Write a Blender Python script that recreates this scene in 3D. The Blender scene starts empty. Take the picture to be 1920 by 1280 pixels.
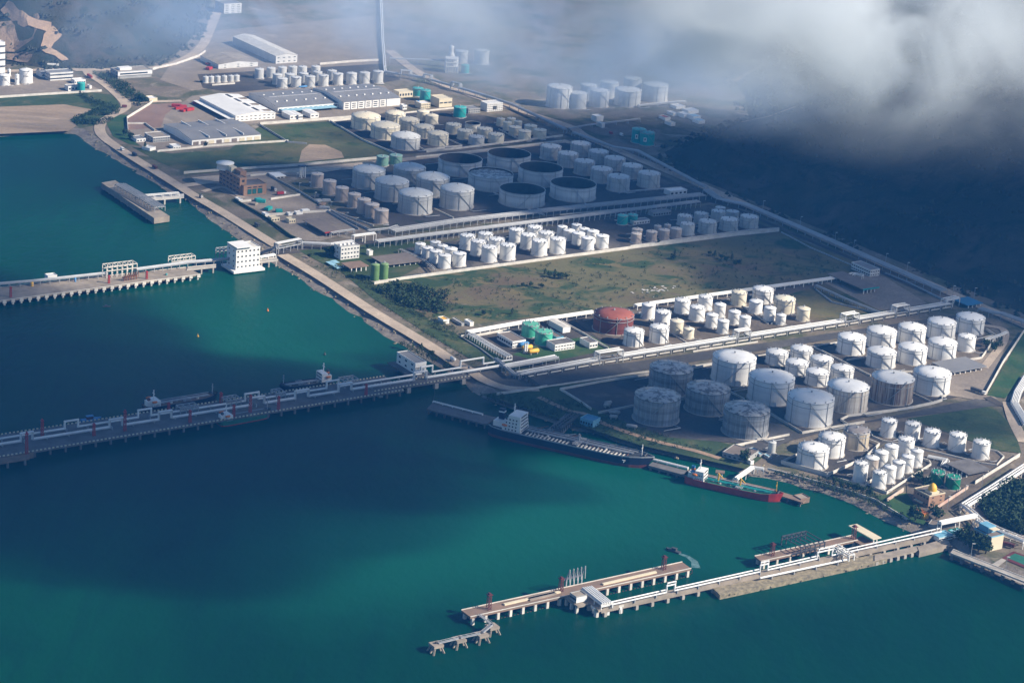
import bpy, math, random
from mathutils import Vector, Matrix, noise as mnoise
random.seed(7)
SC = bpy.context.scene
# ---------------------------------------------------------------- camera, sky, sun, exposure
FPX, PITCH, ROLL, CAMH = 4350.0, math.radians(19.0), math.radians(4.2), 700.0
cd = bpy.data.cameras.new('camera'); cam = bpy.data.objects.new('camera', cd)
SC.collection.objects.link(cam); SC.camera = cam
cd.sensor_width = 36.0; cd.lens = FPX / 1920 * 36.0; cd.clip_start = 1.0; cd.clip_end = 40000
cam.location = (0, 0, CAMH)
cam.rotation_euler = (Matrix.Rotation(math.radians(90) - PITCH, 3, 'X') @ Matrix.Rotation(ROLL, 3, 'Z')).to_euler()
SUN_E, SUN_A = math.radians(33), math.radians(-13)        # elevation; azimuth from +X towards +Y
SUND = Vector((math.cos(SUN_E) * math.cos(SUN_A), math.cos(SUN_E) * math.sin(SUN_A), math.sin(SUN_E)))
W = bpy.data.worlds.new('World'); SC.world = W; W.use_nodes = True
wn = W.node_tree
bgn = wn.nodes.get('Background') or wn.nodes.new('ShaderNodeBackground')
sky = wn.nodes.new('ShaderNodeTexSky'); sky.sky_type = 'NISHITA'; sky.sun_disc = False
sky.sun_elevation = SUN_E; sky.sun_rotation = math.radians(90) - SUN_A; sky.altitude = 200
sky.air_density = 1.0; sky.dust_density = 0.2; sky.ozone_density = 3.5
wn.links.new(sky.outputs[0], bgn.inputs[0]); bgn.inputs[1].default_value = 0.066
sl = bpy.data.lights.new('sun', 'SUN'); sun = bpy.data.objects.new('sun', sl); SC.collection.objects.link(sun)
sl.energy = 5.0; sl.angle = math.radians(0.5); sl.color = (1.0, 0.90, 0.76)
sun.rotation_euler = SUND.to_track_quat('Z', 'Y').to_euler()
SC.view_settings.view_transform = 'Standard'; SC.view_settings.look = 'None'
SC.view_settings.exposure = 0.85; SC.view_settings.gamma = 1.0; SC.view_settings.use_curve_mapping = False
SC.cycles.max_bounces = 5; SC.cycles.diffuse_bounces = 2; SC.cycles.glossy_bounces = 2; SC.cycles.transparent_max_bounces = 8
SC.cycles.volume_bounces = 2
SC.cycles.use_denoising = True
try: SC.cycles.denoiser = 'OPENIMAGEDENOISE'
except Exception: pass
SC.cycles.sample_clamp_indirect = 4.0

# ---------------------------------------------------------------- measuring: where on the land a point of the photo lies
CR, SR = math.cos(ROLL), math.sin(ROLL)
CP, SP = math.cos(PITCH), math.sin(PITCH)
def P(px, py, z=4.0):
    x = (px - 960) / FPX; y = -(py - 640) / FPX
    xr = x * CR - y * SR; yr = x * SR + y * CR
    d = (xr, CP + yr * SP, -SP + yr * CP)
    t = (CAMH - z) / -d[2]
    return Vector((d[0] * t, d[1] * t, z))
def proj(v):
    X, Y, Z = v[0], v[1], v[2] - CAMH
    dep = Y * CP - Z * SP; yr = (Y * SP + Z * CP) / dep; xr = X / dep
    x = xr * CR + yr * SR; y = -xr * SR + yr * CR
    return 960 + x * FPX, 640 - y * FPX
def scale_at(v):                                          # photo pixels per metre
    return FPX / (v[1] * CP - (v[2] - CAMH) * SP)
def height(v, dpy):                                       # metres that stand dpy photo pixels tall at v
    a = proj(v)[1]; b = proj((v[0], v[1], v[2] + 10))[1]
    return dpy / (a - b) * 10
U = math.radians(34.5)                                    # the site's grid
UX = Vector((math.cos(U), math.sin(U), 0)); VX = Vector((-math.sin(U), math.cos(U), 0))

# ---------------------------------------------------------------- object helpers
COL = SC.collection
def tag(o, label=None, cat=None, group=None, kind=None):
    if label: o['label'] = label
    if cat: o['category'] = cat
    if group: o['group'] = group
    if kind: o['kind'] = kind
    return o
def thing(name, label, cat, loc=(0, 0, 0), rz=0.0, group=None):
    o = bpy.data.objects.new(name, None); COL.objects.link(o)
    o.location = loc; o.rotation_euler = (0, 0, rz); o.empty_display_size = 2
    return tag(o, label, cat, group)
def link(name, mesh, parent=None, loc=None, rz=0.0, sc=None):
    o = bpy.data.objects.new(name, mesh); COL.objects.link(o)
    if parent is not None: o.parent = parent
    if loc is not None: o.location = loc
    if rz: o.rotation_euler = (0, 0, rz)
    if sc is not None: o.scale = sc
    return o
class MB:
    def __init__(s): s.v = []; s.f = []; s.sm = []
    def add(s, vs, fs, smooth=False):
        n = len(s.v); s.v += [tuple(v) for v in vs]; s.f += [tuple(i + n for i in f) for f in fs]; s.sm += [smooth] * len(fs); return s
    def box(s, c, d, rz=0.0):
        cx, cy, cz = c; hx, hy, hz = d[0] / 2, d[1] / 2, d[2] / 2; ca, sa = math.cos(rz), math.sin(rz)
        vs = []
        for z in (-hz, hz):
            for x, y in ((-hx, -hy), (hx, -hy), (hx, hy), (-hx, hy)):
                vs.append((cx + x * ca - y * sa, cy + x * sa + y * ca, cz + z))
        return s.add(vs, [(3, 2, 1, 0), (4, 5, 6, 7), (0, 1, 5, 4), (1, 2, 6, 5), (2, 3, 7, 6), (3, 0, 4, 7)])
    def beam(s, a, b, w, h=None):
        a = Vector(a); b = Vector(b); h = h or w; d = (b - a)
        if d.length < 1e-6: return s
        d.normalize(); up = Vector((0, 0, 1)) if abs(d.z) < 0.95 else Vector((1, 0, 0))
        r = d.cross(up).normalized() * w / 2; u = r.cross(d).normalized() * h / 2
        vs = [a - r - u, a + r - u, a + r + u, a - r + u, b - r - u, b + r - u, b + r + u, b - r + u]
        return s.add(vs, [(0, 1, 2, 3), (7, 6, 5, 4), (0, 4, 5, 1), (1, 5, 6, 2), (2, 6, 7, 3), (3, 7, 4, 0)])
    def tube(s, pts, r, n=8):
        pts = [Vector(p) for p in pts]; m = len(pts); rings = []
        for i, p in enumerate(pts):
            d = (pts[min(i + 1, m - 1)] - pts[max(i - 1, 0)])
            d = d.normalized() if d.length > 1e-9 else Vector((1, 0, 0))
            a = Vector((0, 0, 1)) if abs(d.z) < 0.9 else VX
            q = d.cross(a).normalized(); w = q.cross(d).normalized()
            k = 1.0
            if 0 < i < m - 1:
                d1 = (pts[i] - pts[i - 1]).normalized(); k = 1 / max(0.5, abs(d1.dot(d)))
            rings.append([p + (q * math.cos(t) + w * math.sin(t) * 1.0) * r * (k if i else 1) for t in [2 * math.pi * j / n for j in range(n)]])
        vs = [v for g in rings for v in g]; fs = []
        for i in range(m - 1):
            for j in range(n):
                fs.append((i * n + j, i * n + (j + 1) % n, (i + 1) * n + (j + 1) % n, (i + 1) * n + j))
        s.add(vs, fs, True)
        s.add(rings[0], [tuple(range(n))]); return s.add(rings[-1], [tuple(reversed(range(n)))])
    def lathe(s, prof, n=32, c=(0, 0, 0), smooth=True):
        vs = []; fs = []; rows = []
        for r, z in prof:
            if r < 1e-6: rows.append([len(vs)]); vs.append((c[0], c[1], c[2] + z))
            else:
                rows.append(list(range(len(vs), len(vs) + n)))
                vs += [(c[0] + r * math.cos(2 * math.pi * j / n), c[1] + r * math.sin(2 * math.pi * j / n), c[2] + z) for j in range(n)]
        for a, b in zip(rows, rows[1:]):
            for j in range(n):
                k = (j + 1) % n
                if len(a) == 1 and len(b) == 1: continue
                if len(b) == 1: fs.append((a[j], a[k], b[0]))
                elif len(a) == 1: fs.append((a[0], b[k], b[j]))
                else: fs.append((a[j], a[k], b[k], b[j]))
        return s.add(vs, fs, smooth)
    def prism(s, poly, z0, z1):
        n = len(poly)
        ar = sum(poly[i][0] * poly[(i + 1) % n][1] - poly[(i + 1) % n][0] * poly[i][1] for i in range(n))
        if ar < 0: poly = list(reversed(poly))
        vs = [(p[0], p[1], z0) for p in poly] + [(p[0], p[1], z1) for p in poly]
        fs = [tuple(reversed(range(n))), tuple(range(n, 2 * n))] + [(i, (i + 1) % n, (i + 1) % n + n, i + n) for i in range(n)]
        return s.add(vs, fs)
    def mesh(s, name, mat):
        me = bpy.data.meshes.new(name); me.from_pydata(s.v, [], s.f)
        if any(s.sm): me.polygons.foreach_set('use_smooth', s.sm)
        me.materials.append(mat); me.update(); return me
    def obj(s, name, mat, parent=None, loc=None, rz=0.0):
        return link(name, s.mesh(name, mat), parent, loc, rz)
_shared = {}
def shared(key, fn):
    if key not in _shared: _shared[key] = fn()
    return _shared[key]
def part_stuff(o): o['kind'] = 'stuff'; return o

# ---------------------------------------------------------------- materials
def newmat(name, rough=0.8, metallic=0.0, spec=0.4):
    m = bpy.data.materials.new(name); m.use_nodes = True; nt = m.node_tree
    b = nt.nodes.get('Principled BSDF'); b.inputs['Roughness'].default_value = rough; b.inputs['Metallic'].default_value = metallic
    b.inputs['Specular IOR Level'].default_value = spec
    return m, nt, b
def N(nt, typ, **kw):
    n = nt.nodes.new(typ)
    for k, v in kw.items():
        if k in ('loc',): continue
        if isinstance(k, str) and hasattr(n, k): setattr(n, k, v)
        else: n.inputs[k.replace('_', ' ')].default_value = v
    return n
def mixc(nt, fac, a, b, blend='MIX'):
    n = nt.nodes.new('ShaderNodeMix'); n.data_type = 'RGBA'; n.blend_type = blend
    for s, v in ((0, fac), (6, a), (7, b)):
        if hasattr(v, 'is_linked') or isinstance(v, bpy.types.NodeSocket): nt.links.new(v, n.inputs[s])
        else: n.inputs[s].default_value = v if s == 0 else (*v, 1) if len(v) == 3 else v
    return n.outputs[2]
def ramp(nt, src, lo, hi, a=0.0, b=1.0):
    n = nt.nodes.new('ShaderNodeMapRange'); nt.links.new(src, n.inputs[0])
    n.inputs[1].default_value = lo; n.inputs[2].default_value = hi; n.inputs[3].default_value = a; n.inputs[4].default_value = b
    return n.outputs[0]
def coords(nt, sc=(1, 1, 1), world=True, rot=0.0):
    g = nt.nodes.new('ShaderNodeNewGeometry' if world else 'ShaderNodeTexCoord')
    mp = nt.nodes.new('ShaderNodeMapping'); mp.inputs['Scale'].default_value = sc; mp.inputs['Rotation'].default_value = (0, 0, rot)
    nt.links.new(g.outputs['Position'] if world else g.outputs['Object'], mp.inputs[0])
    return mp.outputs[0]
def noise(nt, vec, scale, detail=4.0, rough=0.55, dist=0.0):
    n = nt.nodes.new('ShaderNodeTexNoise'); nt.links.new(vec, n.inputs['Vector'])
    n.inputs['Scale'].default_value = scale; n.inputs['Detail'].default_value = detail; n.inputs['Roughness'].default_value = rough
    n.inputs['Distortion'].default_value = dist
    return n.outputs['Fac']
def plain(name, c, rough=0.7, var=0.25, scale=0.3, metallic=0.0, c2=None, bump=0.0, spec=0.3, world=True):
    m, nt, b = newmat(name, rough, metallic, spec)
    v = coords(nt, world=world)
    f = ramp(nt, noise(nt, v, scale, 5.0, 0.6), 0.32, 0.68)
    c2 = c2 or tuple(x * (1 - var) for x in c)
    nt.links.new(mixc(nt, f, c2, c), b.inputs['Base Color'])
    if bump:
        bp = nt.nodes.new('ShaderNodeBump'); bp.inputs['Strength'].default_value = bump
        nt.links.new(noise(nt, v, scale * 4, 4.0), bp.inputs['Height']); nt.links.new(bp.outputs[0], b.inputs['Normal'])
    return m
def patchy(name, cols, scales, rough=0.95, rot=0.0, stretch=(1, 1, 1), bump=0.5):
    """ground: cols[0] base, then each further colour laid on in noise patches (colour, lo, hi, scale)"""
    m, nt, b = newmat(name, rough, 0.0, 0.15)
    v = coords(nt, stretch, True, rot)
    cur = mixc(nt, ramp(nt, noise(nt, v, scales[0], 6.0, 0.65), 0.3, 0.7), tuple(x * 0.72 for x in cols[0]), tuple(min(1, x * 1.15) for x in cols[0]))
    for (c, lo, hi), s in zip(cols[1:], scales[1:]):
        cur = mixc(nt, ramp(nt, noise(nt, v, s, 7.0, 0.62, 0.6), lo, hi), cur, c)
    fine = ramp(nt, noise(nt, v, 0.45, 3.0, 0.7), 0.35, 0.65, 0.82, 1.12)
    hs = nt.nodes.new('ShaderNodeHueSaturation'); nt.links.new(fine, hs.inputs['Value']); nt.links.new(cur, hs.inputs['Color'])
    nt.links.new(hs.outputs[0], b.inputs['Base Color'])
    if bump:
        bp = nt.nodes.new('ShaderNodeBump'); bp.inputs['Strength'].default_value = bump; bp.inputs['Distance'].default_value = 1.5
        nt.links.new(noise(nt, v, 0.15, 5.0, 0.7), bp.inputs['Height']); nt.links.new(bp.outputs[0], b.inputs['Normal'])
    return m
M = {}
M['soil'] = patchy('soil', [(0.20, 0.165, 0.125), ((0.075, 0.085, 0.045), 0.45, 0.62), ((0.30, 0.26, 0.21), 0.58, 0.72)], [0.01, 0.02, 0.035])
M['grass'] = patchy('grass', [(0.055, 0.085, 0.035), ((0.115, 0.105, 0.05), 0.42, 0.64), ((0.03, 0.055, 0.025), 0.55, 0.68)], [0.012, 0.016, 0.05])
M['field'] = patchy('field', [(0.135, 0.125, 0.06), ((0.125, 0.095, 0.06), 0.5, 0.64), ((0.035, 0.065, 0.025), 0.5, 0.6), ((0.15, 0.125, 0.06), 0.55, 0.62), ((0.20, 0.17, 0.13), 0.66, 0.76)], [0.008, 0.009, 0.015, 0.03, 0.06], rot=-U, stretch=(1, 1.4, 1))
M['verge'] = patchy('verge', [(0.045, 0.075, 0.03), ((0.09, 0.095, 0.045), 0.5, 0.65), ((0.16, 0.14, 0.10), 0.62, 0.72)], [0.03, 0.03, 0.08])
M['lawn'] = patchy('lawn', [(0.035, 0.085, 0.03), ((0.075, 0.095, 0.04), 0.5, 0.65)], [0.03, 0.02], bump=0.2)
M['bund'] = patchy('bund', [(0.068, 0.062, 0.058), ((0.11, 0.095, 0.078), 0.5, 0.68), ((0.05, 0.05, 0.05), 0.55, 0.7)], [0.02, 0.02, 0.04])
M['bund_dark'] = patchy('bund_dark', [(0.07, 0.066, 0.065), ((0.16, 0.14, 0.12), 0.52, 0.66), ((0.03, 0.045, 0.03), 0.6, 0.72)], [0.02, 0.012, 0.05])
M['bund_brown'] = patchy('bund_brown', [(0.12, 0.10, 0.08), ((0.17, 0.14, 0.11), 0.5, 0.68), ((0.07, 0.065, 0.05), 0.6, 0.72)], [0.02, 0.03, 0.05])
M['yard'] = patchy('yard', [(0.27, 0.225, 0.18), ((0.20, 0.17, 0.14), 0.48, 0.66), ((0.33, 0.28, 0.23), 0.6, 0.72)], [0.02, 0.02, 0.05], bump=0.1)
M['red_yard'] = patchy('red_yard', [(0.25, 0.165, 0.13), ((0.20, 0.15, 0.13), 0.48, 0.66)], [0.02, 0.02], bump=0.1)
M['sand'] = patchy('sand', [(0.34, 0.255, 0.175), ((0.25, 0.20, 0.15), 0.5, 0.66), ((0.42, 0.32, 0.23), 0.6, 0.75)], [0.02, 0.01, 0.04], stretch=(0.5, 2, 1))
M['road'] = patchy('road', [(0.47, 0.38, 0.29), ((0.38, 0.31, 0.245), 0.5, 0.68)], [0.05, 0.02], bump=0.1)
M['asphalt'] = patchy('asphalt', [(0.085, 0.082, 0.08), ((0.125, 0.118, 0.11), 0.5, 0.68)], [0.04, 0.02], bump=0.1)
M['hill'] = patchy('hill', [(0.034, 0.038, 0.024), ((0.065, 0.055, 0.042), 0.48, 0.64), ((0.016, 0.026, 0.014), 0.5, 0.64), ((0.10, 0.075, 0.06), 0.56, 0.72)], [0.01, 0.01, 0.03, 0.008], bump=1.0)
M['rock'] = patchy('rock', [(0.26, 0.19, 0.14), ((0.12, 0.095, 0.075), 0.45, 0.6), ((0.04, 0.06, 0.03), 0.6, 0.7)], [0.03, 0.04, 0.03], bump=1.0, stretch=(1, 1, 0.3))
M['track'] = patchy('track', [(0.36, 0.25, 0.17), ((0.24, 0.18, 0.13), 0.5, 0.66)], [0.03, 0.03])
M['seawall'] = patchy('seawall', [(0.22, 0.19, 0.16), ((0.30, 0.26, 0.21), 0.5, 0.62), ((0.07, 0.09, 0.045), 0.6, 0.7)], [0.06, 0.05, 0.03], bump=0.8)
M['concrete'] = plain('concrete', (0.40, 0.365, 0.32), 0.85, 0.3, 0.15)
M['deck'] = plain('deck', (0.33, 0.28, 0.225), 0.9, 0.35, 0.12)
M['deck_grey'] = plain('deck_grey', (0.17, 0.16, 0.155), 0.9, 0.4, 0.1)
M['deck_red'] = plain('deck_red', (0.25, 0.16, 0.115), 0.9, 0.4, 0.12, c2=(0.16, 0.12, 0.09))
M['stone'] = plain('stone', (0.33, 0.275, 0.18), 0.95, 0.5, 0.3, c2=(0.13, 0.115, 0.085), bump=1.0)
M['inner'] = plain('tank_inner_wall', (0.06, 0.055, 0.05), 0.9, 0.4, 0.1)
M['red_wall'] = plain('faded_red_paint', (0.42, 0.23, 0.18), 0.8, 0.3, 0.06, c2=(0.55, 0.48, 0.40))
M['litter'] = plain('pale_litter', (0.6, 0.58, 0.55), 0.9, 0.3, 0.2)
M['pond'] = plain('pond_water', (0.01, 0.03, 0.04), 0.1, 0.2, 0.1, spec=0.5)
M['gpipe'] = plain('grey_pipe_paint', (0.45, 0.46, 0.47), 0.45, 0.2, 0.1)
M['white'] = plain('white_paint', (0.78, 0.76, 0.72), 0.5, 0.12, 0.08)
M['wallcap'] = plain('white_concrete', (0.66, 0.62, 0.55), 0.8, 0.3, 0.12)
M['pipe'] = plain('pipe_paint', (0.72, 0.72, 0.70), 0.4, 0.15, 0.1)
M['steel'] = plain('grey_steel', (0.36, 0.37, 0.38), 0.6, 0.3, 0.3, metallic=0.0)
M['dark'] = plain('dark_steel', (0.07, 0.075, 0.08), 0.6, 0.3, 0.3)
M['red'] = plain('red_paint', (0.42, 0.035, 0.03), 0.55, 0.3, 0.3)
M['redbrown'] = plain('red_brown_paint', (0.13, 0.035, 0.032), 0.6, 0.3, 0.3)
M['rust'] = plain('rust', (0.23, 0.10, 0.055), 0.8, 0.4, 0.3)
M['yellow'] = plain('yellow_paint', (0.75, 0.42, 0.05), 0.5, 0.15, 0.3)
M['orange'] = plain('orange_paint', (0.65, 0.18, 0.03), 0.5, 0.15, 0.3)
M['blue'] = plain('blue_paint', (0.06, 0.22, 0.45), 0.5, 0.2, 0.3)
M['lightblue'] = plain('light_blue_paint', (0.30, 0.52, 0.62), 0.5, 0.2, 0.3)
M['teal'] = plain('teal_paint', (0.03, 0.33, 0.30), 0.5, 0.2, 0.3)
M['green'] = plain('green_paint', (0.03, 0.15, 0.10), 0.5, 0.2, 0.3)
M['navy'] = plain('navy_paint', (0.018, 0.022, 0.05), 0.45, 0.3, 0.1)
M['grey_roof'] = plain('grey_roofing', (0.22, 0.22, 0.225), 0.7, 0.2, 0.06)
M['brown_roof'] = plain('brown_roofing', (0.20, 0.165, 0.14), 0.8, 0.25, 0.1)
M['blue_roof'] = plain('blue_roofing', (0.05, 0.20, 0.36), 0.6, 0.2, 0.1)
M['cream'] = plain('cream_render', (0.66, 0.58, 0.42), 0.8, 0.15, 0.15)
M['plaster'] = plain('white_plaster', (0.66, 0.65, 0.62), 0.85, 0.2, 0.12)
M['greywall'] = plain('grey_render', (0.36, 0.36, 0.35), 0.85, 0.25, 0.15)
M['brick'] = plain('brown_brick_facing', (0.33, 0.20, 0.13), 0.85, 0.2, 0.2)
M['glass'] = plain('window_glass', (0.03, 0.04, 0.05), 0.15, 0.2, 0.3, spec=0.6)
M['tealglass'] = plain('teal_glass', (0.02, 0.12, 0.12), 0.15, 0.2, 0.3, spec=0.6)
M['bluewall'] = plain('blue_panel', (0.16, 0.38, 0.52), 0.7, 0.2, 0.2)
M['hill_leaf'] = plain('hill_foliage', (0.045, 0.046, 0.03), 0.9, 0.3, 0.02, c2=(0.022, 0.030, 0.018))
M['ship_deck'] = plain('ship_deck', (0.05, 0.055, 0.06), 0.8, 0.5, 0.3)
M['leaf'] = plain('foliage', (0.035, 0.065, 0.025), 0.9, 0.5, 0.12, c2=(0.016, 0.036, 0.016))
M['leaf2'] = plain('foliage_pale', (0.06, 0.085, 0.035), 0.9, 0.5, 0.12, c2=(0.03, 0.055, 0.022))
M['bark'] = plain('bark', (0.10, 0.075, 0.055), 0.95, 0.4, 0.5)

def tank_mat(name, c, stain, sc, lo, hi, roofish=False, band=0.07, rough=0.38):
    m, nt, b = newmat(name, rough, 0.0, 0.35)
    v = coords(nt, (1, 1, 0.045 if not roofish else 1), False)
    f = ramp(nt, noise(nt, v, 0.55 if not roofish else 0.2, 5.0, 0.7), lo, hi, 0.0, sc)
    cur = mixc(nt, f, c, stain)
    oi = nt.nodes.new('ShaderNodeObjectInfo')
    g = ramp(nt, oi.outputs['Random'], 0, 1, 0.9, 1.05)
    if not roofish:                                       # welded courses of plate, each a slightly different tone
        tc = nt.nodes.new('ShaderNodeTexCoord'); sx = nt.nodes.new('ShaderNodeSeparateXYZ'); nt.links.new(tc.outputs['Object'], sx.inputs[0])
        dv = nt.nodes.new('ShaderNodeMath'); dv.operation = 'DIVIDE'; nt.links.new(sx.outputs[2], dv.inputs[0]); dv.inputs[1].default_value = 2.6
        fl = nt.nodes.new('ShaderNodeMath'); fl.operation = 'FLOOR'; nt.links.new(dv.outputs[0], fl.inputs[0])
        wn_ = nt.nodes.new('ShaderNodeTexWhiteNoise'); wn_.noise_dimensions = '1D'; nt.links.new(fl.outputs[0], wn_.inputs['W'])
        k = ramp(nt, wn_.outputs['Value'], 0, 1, 1 - band, 1 + band * 0.3)
        mu = nt.nodes.new('ShaderNodeMath'); mu.operation = 'MULTIPLY'; nt.links.new(g, mu.inputs[0]); nt.links.new(k, mu.inputs[1]); g = mu.outputs[0]
    hs = nt.nodes.new('ShaderNodeHueSaturation'); nt.links.new(g, hs.inputs['Value']); nt.links.new(cur, hs.inputs['Color'])
    nt.links.new(hs.outputs[0], b.inputs['Base Color'])
    return m
TM = {}
TM['white'] = (tank_mat('tank_white', (0.76, 0.75, 0.72), (0.45, 0.40, 0.34), 0.35, 0.5, 0.75), tank_mat('roof_white', (0.78, 0.77, 0.74), (0.55, 0.52, 0.48), 0.4, 0.5, 0.7, True))
TM['cream'] = (tank_mat('tank_cream', (0.70, 0.64, 0.50), (0.45, 0.38, 0.27), 0.4, 0.45, 0.75), tank_mat('roof_cream', (0.74, 0.66, 0.50), (0.55, 0.47, 0.34), 0.4, 0.5, 0.7, True))
TM['grey'] = (tank_mat('tank_grey', (0.52, 0.52, 0.50), (0.28, 0.26, 0.23), 0.5, 0.45, 0.75), tank_mat('roof_grey', (0.56, 0.56, 0.54), (0.36, 0.34, 0.31), 0.5, 0.45, 0.7, True))
TM['pink'] = (tank_mat('tank_buff', (0.50, 0.42, 0.37), (0.26, 0.20, 0.16), 0.6, 0.4, 0.7), tank_mat('roof_buff', (0.52, 0.45, 0.39), (0.33, 0.27, 0.22), 0.5, 0.45, 0.7, True))
TM['streaky'] = (tank_mat('tank_streaky', (0.60, 0.56, 0.49), (0.16, 0.085, 0.045), 0.9, 0.46, 0.66), TM['white'][1])
TM['rusty'] = (tank_mat('tank_rusty', (0.40, 0.35, 0.30), (0.11, 0.055, 0.03), 1.0, 0.40, 0.60), TM['white'][1])
TM['tan'] = (tank_mat('tank_tan', (0.50, 0.43, 0.32), (0.22, 0.14, 0.09), 0.7, 0.5, 0.7), tank_mat('roof_slate', (0.22, 0.20, 0.19), (0.15, 0.12, 0.10), 0.6, 0.45, 0.7, True))
TM['mottled'] = (tank_mat('tank_mottled', (0.31, 0.33, 0.35), (0.17, 0.165, 0.16), 0.8, 0.4, 0.6, band=0.3), tank_mat('roof_mottled', (0.44, 0.43, 0.41), (0.12, 0.115, 0.11), 0.95, 0.46, 0.56, True))
TM['red'] = (tank_mat('tank_oxide', (0.17, 0.045, 0.036), (0.14, 0.05, 0.04), 0.6, 0.4, 0.65, band=0.25, rough=0.7), tank_mat('roof_oxide', (0.29, 0.085, 0.055), (0.20, 0.06, 0.045), 0.6, 0.4, 0.65, True, rough=0.7))
TM['jade'] = (tank_mat('tank_jade', (0.07, 0.40, 0.27), (0.05, 0.24, 0.17), 0.4, 0.45, 0.7), tank_mat('roof_jade', (0.12, 0.42, 0.28), (0.07, 0.28, 0.2), 0.4, 0.45, 0.7, True))
TM['green'] = (tank_mat('tank_green', (0.012, 0.17, 0.10), (0.01, 0.10, 0.06), 0.4, 0.45, 0.7), tank_mat('roof_green', (0.02, 0.24, 0.14), (0.02, 0.16, 0.1), 0.4, 0.45, 0.7, True))
TM['teal'] = (tank_mat('tank_teal', (0.03, 0.33, 0.31), (0.03, 0.2, 0.2), 0.4, 0.45, 0.7), tank_mat('roof_teal', (0.06, 0.36, 0.33), (0.05, 0.25, 0.22), 0.4, 0.45, 0.7, True))
TM['olive'] = (tank_mat('tank_lime', (0.12, 0.22, 0.08), (0.12, 0.22, 0.08), 0.4, 0.45, 0.7), tank_mat('roof_lime', (0.19, 0.29, 0.12), (0.18, 0.28, 0.1), 0.4, 0.45, 0.7, True))
TM['sage'] = (tank_mat('tank_sage', (0.20, 0.36, 0.28), (0.14, 0.24, 0.2), 0.4, 0.45, 0.7), tank_mat('roof_sage', (0.26, 0.42, 0.33), (0.18, 0.3, 0.24), 0.4, 0.45, 0.7, True))
# ---------------------------------------------------------------- the ground, the sea, the hills
LZ = 4.0
def water():
    m, nt, b = newmat('sea_water', 0.12, 0.0, 0.05)
    v = coords(nt, (1, 1, 1))
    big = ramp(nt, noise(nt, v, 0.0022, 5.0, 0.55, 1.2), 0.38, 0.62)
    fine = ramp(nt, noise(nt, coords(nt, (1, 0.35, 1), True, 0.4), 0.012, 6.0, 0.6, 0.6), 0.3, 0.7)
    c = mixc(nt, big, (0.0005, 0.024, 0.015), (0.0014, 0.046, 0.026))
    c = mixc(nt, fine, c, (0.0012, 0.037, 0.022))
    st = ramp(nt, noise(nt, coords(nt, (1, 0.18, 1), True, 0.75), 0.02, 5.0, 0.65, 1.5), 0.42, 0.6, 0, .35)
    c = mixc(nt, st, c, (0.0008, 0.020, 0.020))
    # sunlit patches of the basin painted as brighter teal, blurred like silt plumes
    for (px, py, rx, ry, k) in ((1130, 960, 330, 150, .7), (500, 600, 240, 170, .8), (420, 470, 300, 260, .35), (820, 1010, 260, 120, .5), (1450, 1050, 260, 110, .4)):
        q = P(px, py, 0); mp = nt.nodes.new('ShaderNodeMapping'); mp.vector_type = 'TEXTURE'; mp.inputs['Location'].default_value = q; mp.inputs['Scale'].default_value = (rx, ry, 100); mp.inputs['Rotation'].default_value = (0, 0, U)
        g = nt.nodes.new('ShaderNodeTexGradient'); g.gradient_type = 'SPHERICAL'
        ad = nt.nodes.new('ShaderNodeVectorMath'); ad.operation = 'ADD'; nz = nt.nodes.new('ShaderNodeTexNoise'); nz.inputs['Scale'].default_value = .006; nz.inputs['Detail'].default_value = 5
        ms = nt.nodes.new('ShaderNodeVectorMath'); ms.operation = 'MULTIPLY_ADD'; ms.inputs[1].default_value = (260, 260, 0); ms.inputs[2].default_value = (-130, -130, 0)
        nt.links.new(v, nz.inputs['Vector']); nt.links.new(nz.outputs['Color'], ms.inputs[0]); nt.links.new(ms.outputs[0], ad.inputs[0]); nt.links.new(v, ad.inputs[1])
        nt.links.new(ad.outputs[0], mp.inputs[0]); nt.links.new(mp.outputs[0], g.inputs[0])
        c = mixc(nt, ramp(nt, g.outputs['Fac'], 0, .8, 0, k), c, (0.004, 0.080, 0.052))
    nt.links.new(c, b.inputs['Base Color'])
    bp = nt.nodes.new('ShaderNodeBump'); bp.inputs['Strength'].default_value = 0.9; bp.inputs['Distance'].default_value = 0.5
    w1 = noise(nt, coords(nt, (1, 0.6, 1), True, 0.9), 0.12, 6.0, 0.6)
    nt.links.new(w1, bp.inputs['Height']); nt.links.new(bp.outputs[0], b.inputs['Normal'])
    b.inputs['Roughness'].default_value = 0.25; b.inputs['IOR'].default_value = 1.33
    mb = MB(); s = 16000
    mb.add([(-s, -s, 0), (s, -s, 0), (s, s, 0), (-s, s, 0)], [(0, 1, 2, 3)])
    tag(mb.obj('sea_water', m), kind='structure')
water()
COAST = [(-300, 262), (0, 257), (60, 252), (105, 249), (140, 252), (150, 260), (185, 282), (220, 302), (250, 320), (285, 342), (317, 362), (350, 376), (390, 410),
         (425, 435), (462, 458), (490, 478), (512, 493), (545, 512), (575, 535), (620, 560), (672, 595), (720, 630), (742, 641), (780, 665), (822, 688), (855, 705),
         (870, 714), (885, 731), (905, 746), (937, 758), (960, 767), (997, 780), (1027, 790), (1085, 807), (1135, 820), (1180, 837), (1220, 847), (1277, 862),
         (1333, 873), (1377, 884), (1406, 894), (1435, 897), (1479, 907), (1537, 922), (1600, 945), (1656, 974), (1694, 993), (1716, 1004), (1735, 1020), (1765, 1027),
         (1779, 1029), (1781, 1047), (1850, 1074), (1920, 1098), (2100, 1170)]
def offset_in(pl, d):
    out = []
    for i, p in enumerate(pl):
        a = pl[max(0, i - 1)]; b = pl[min(len(pl) - 1, i + 1)]
        t = (b - a).normalized(); n = Vector((-t.y, t.x, 0))
        out.append(p + n * d)
    return out
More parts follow.
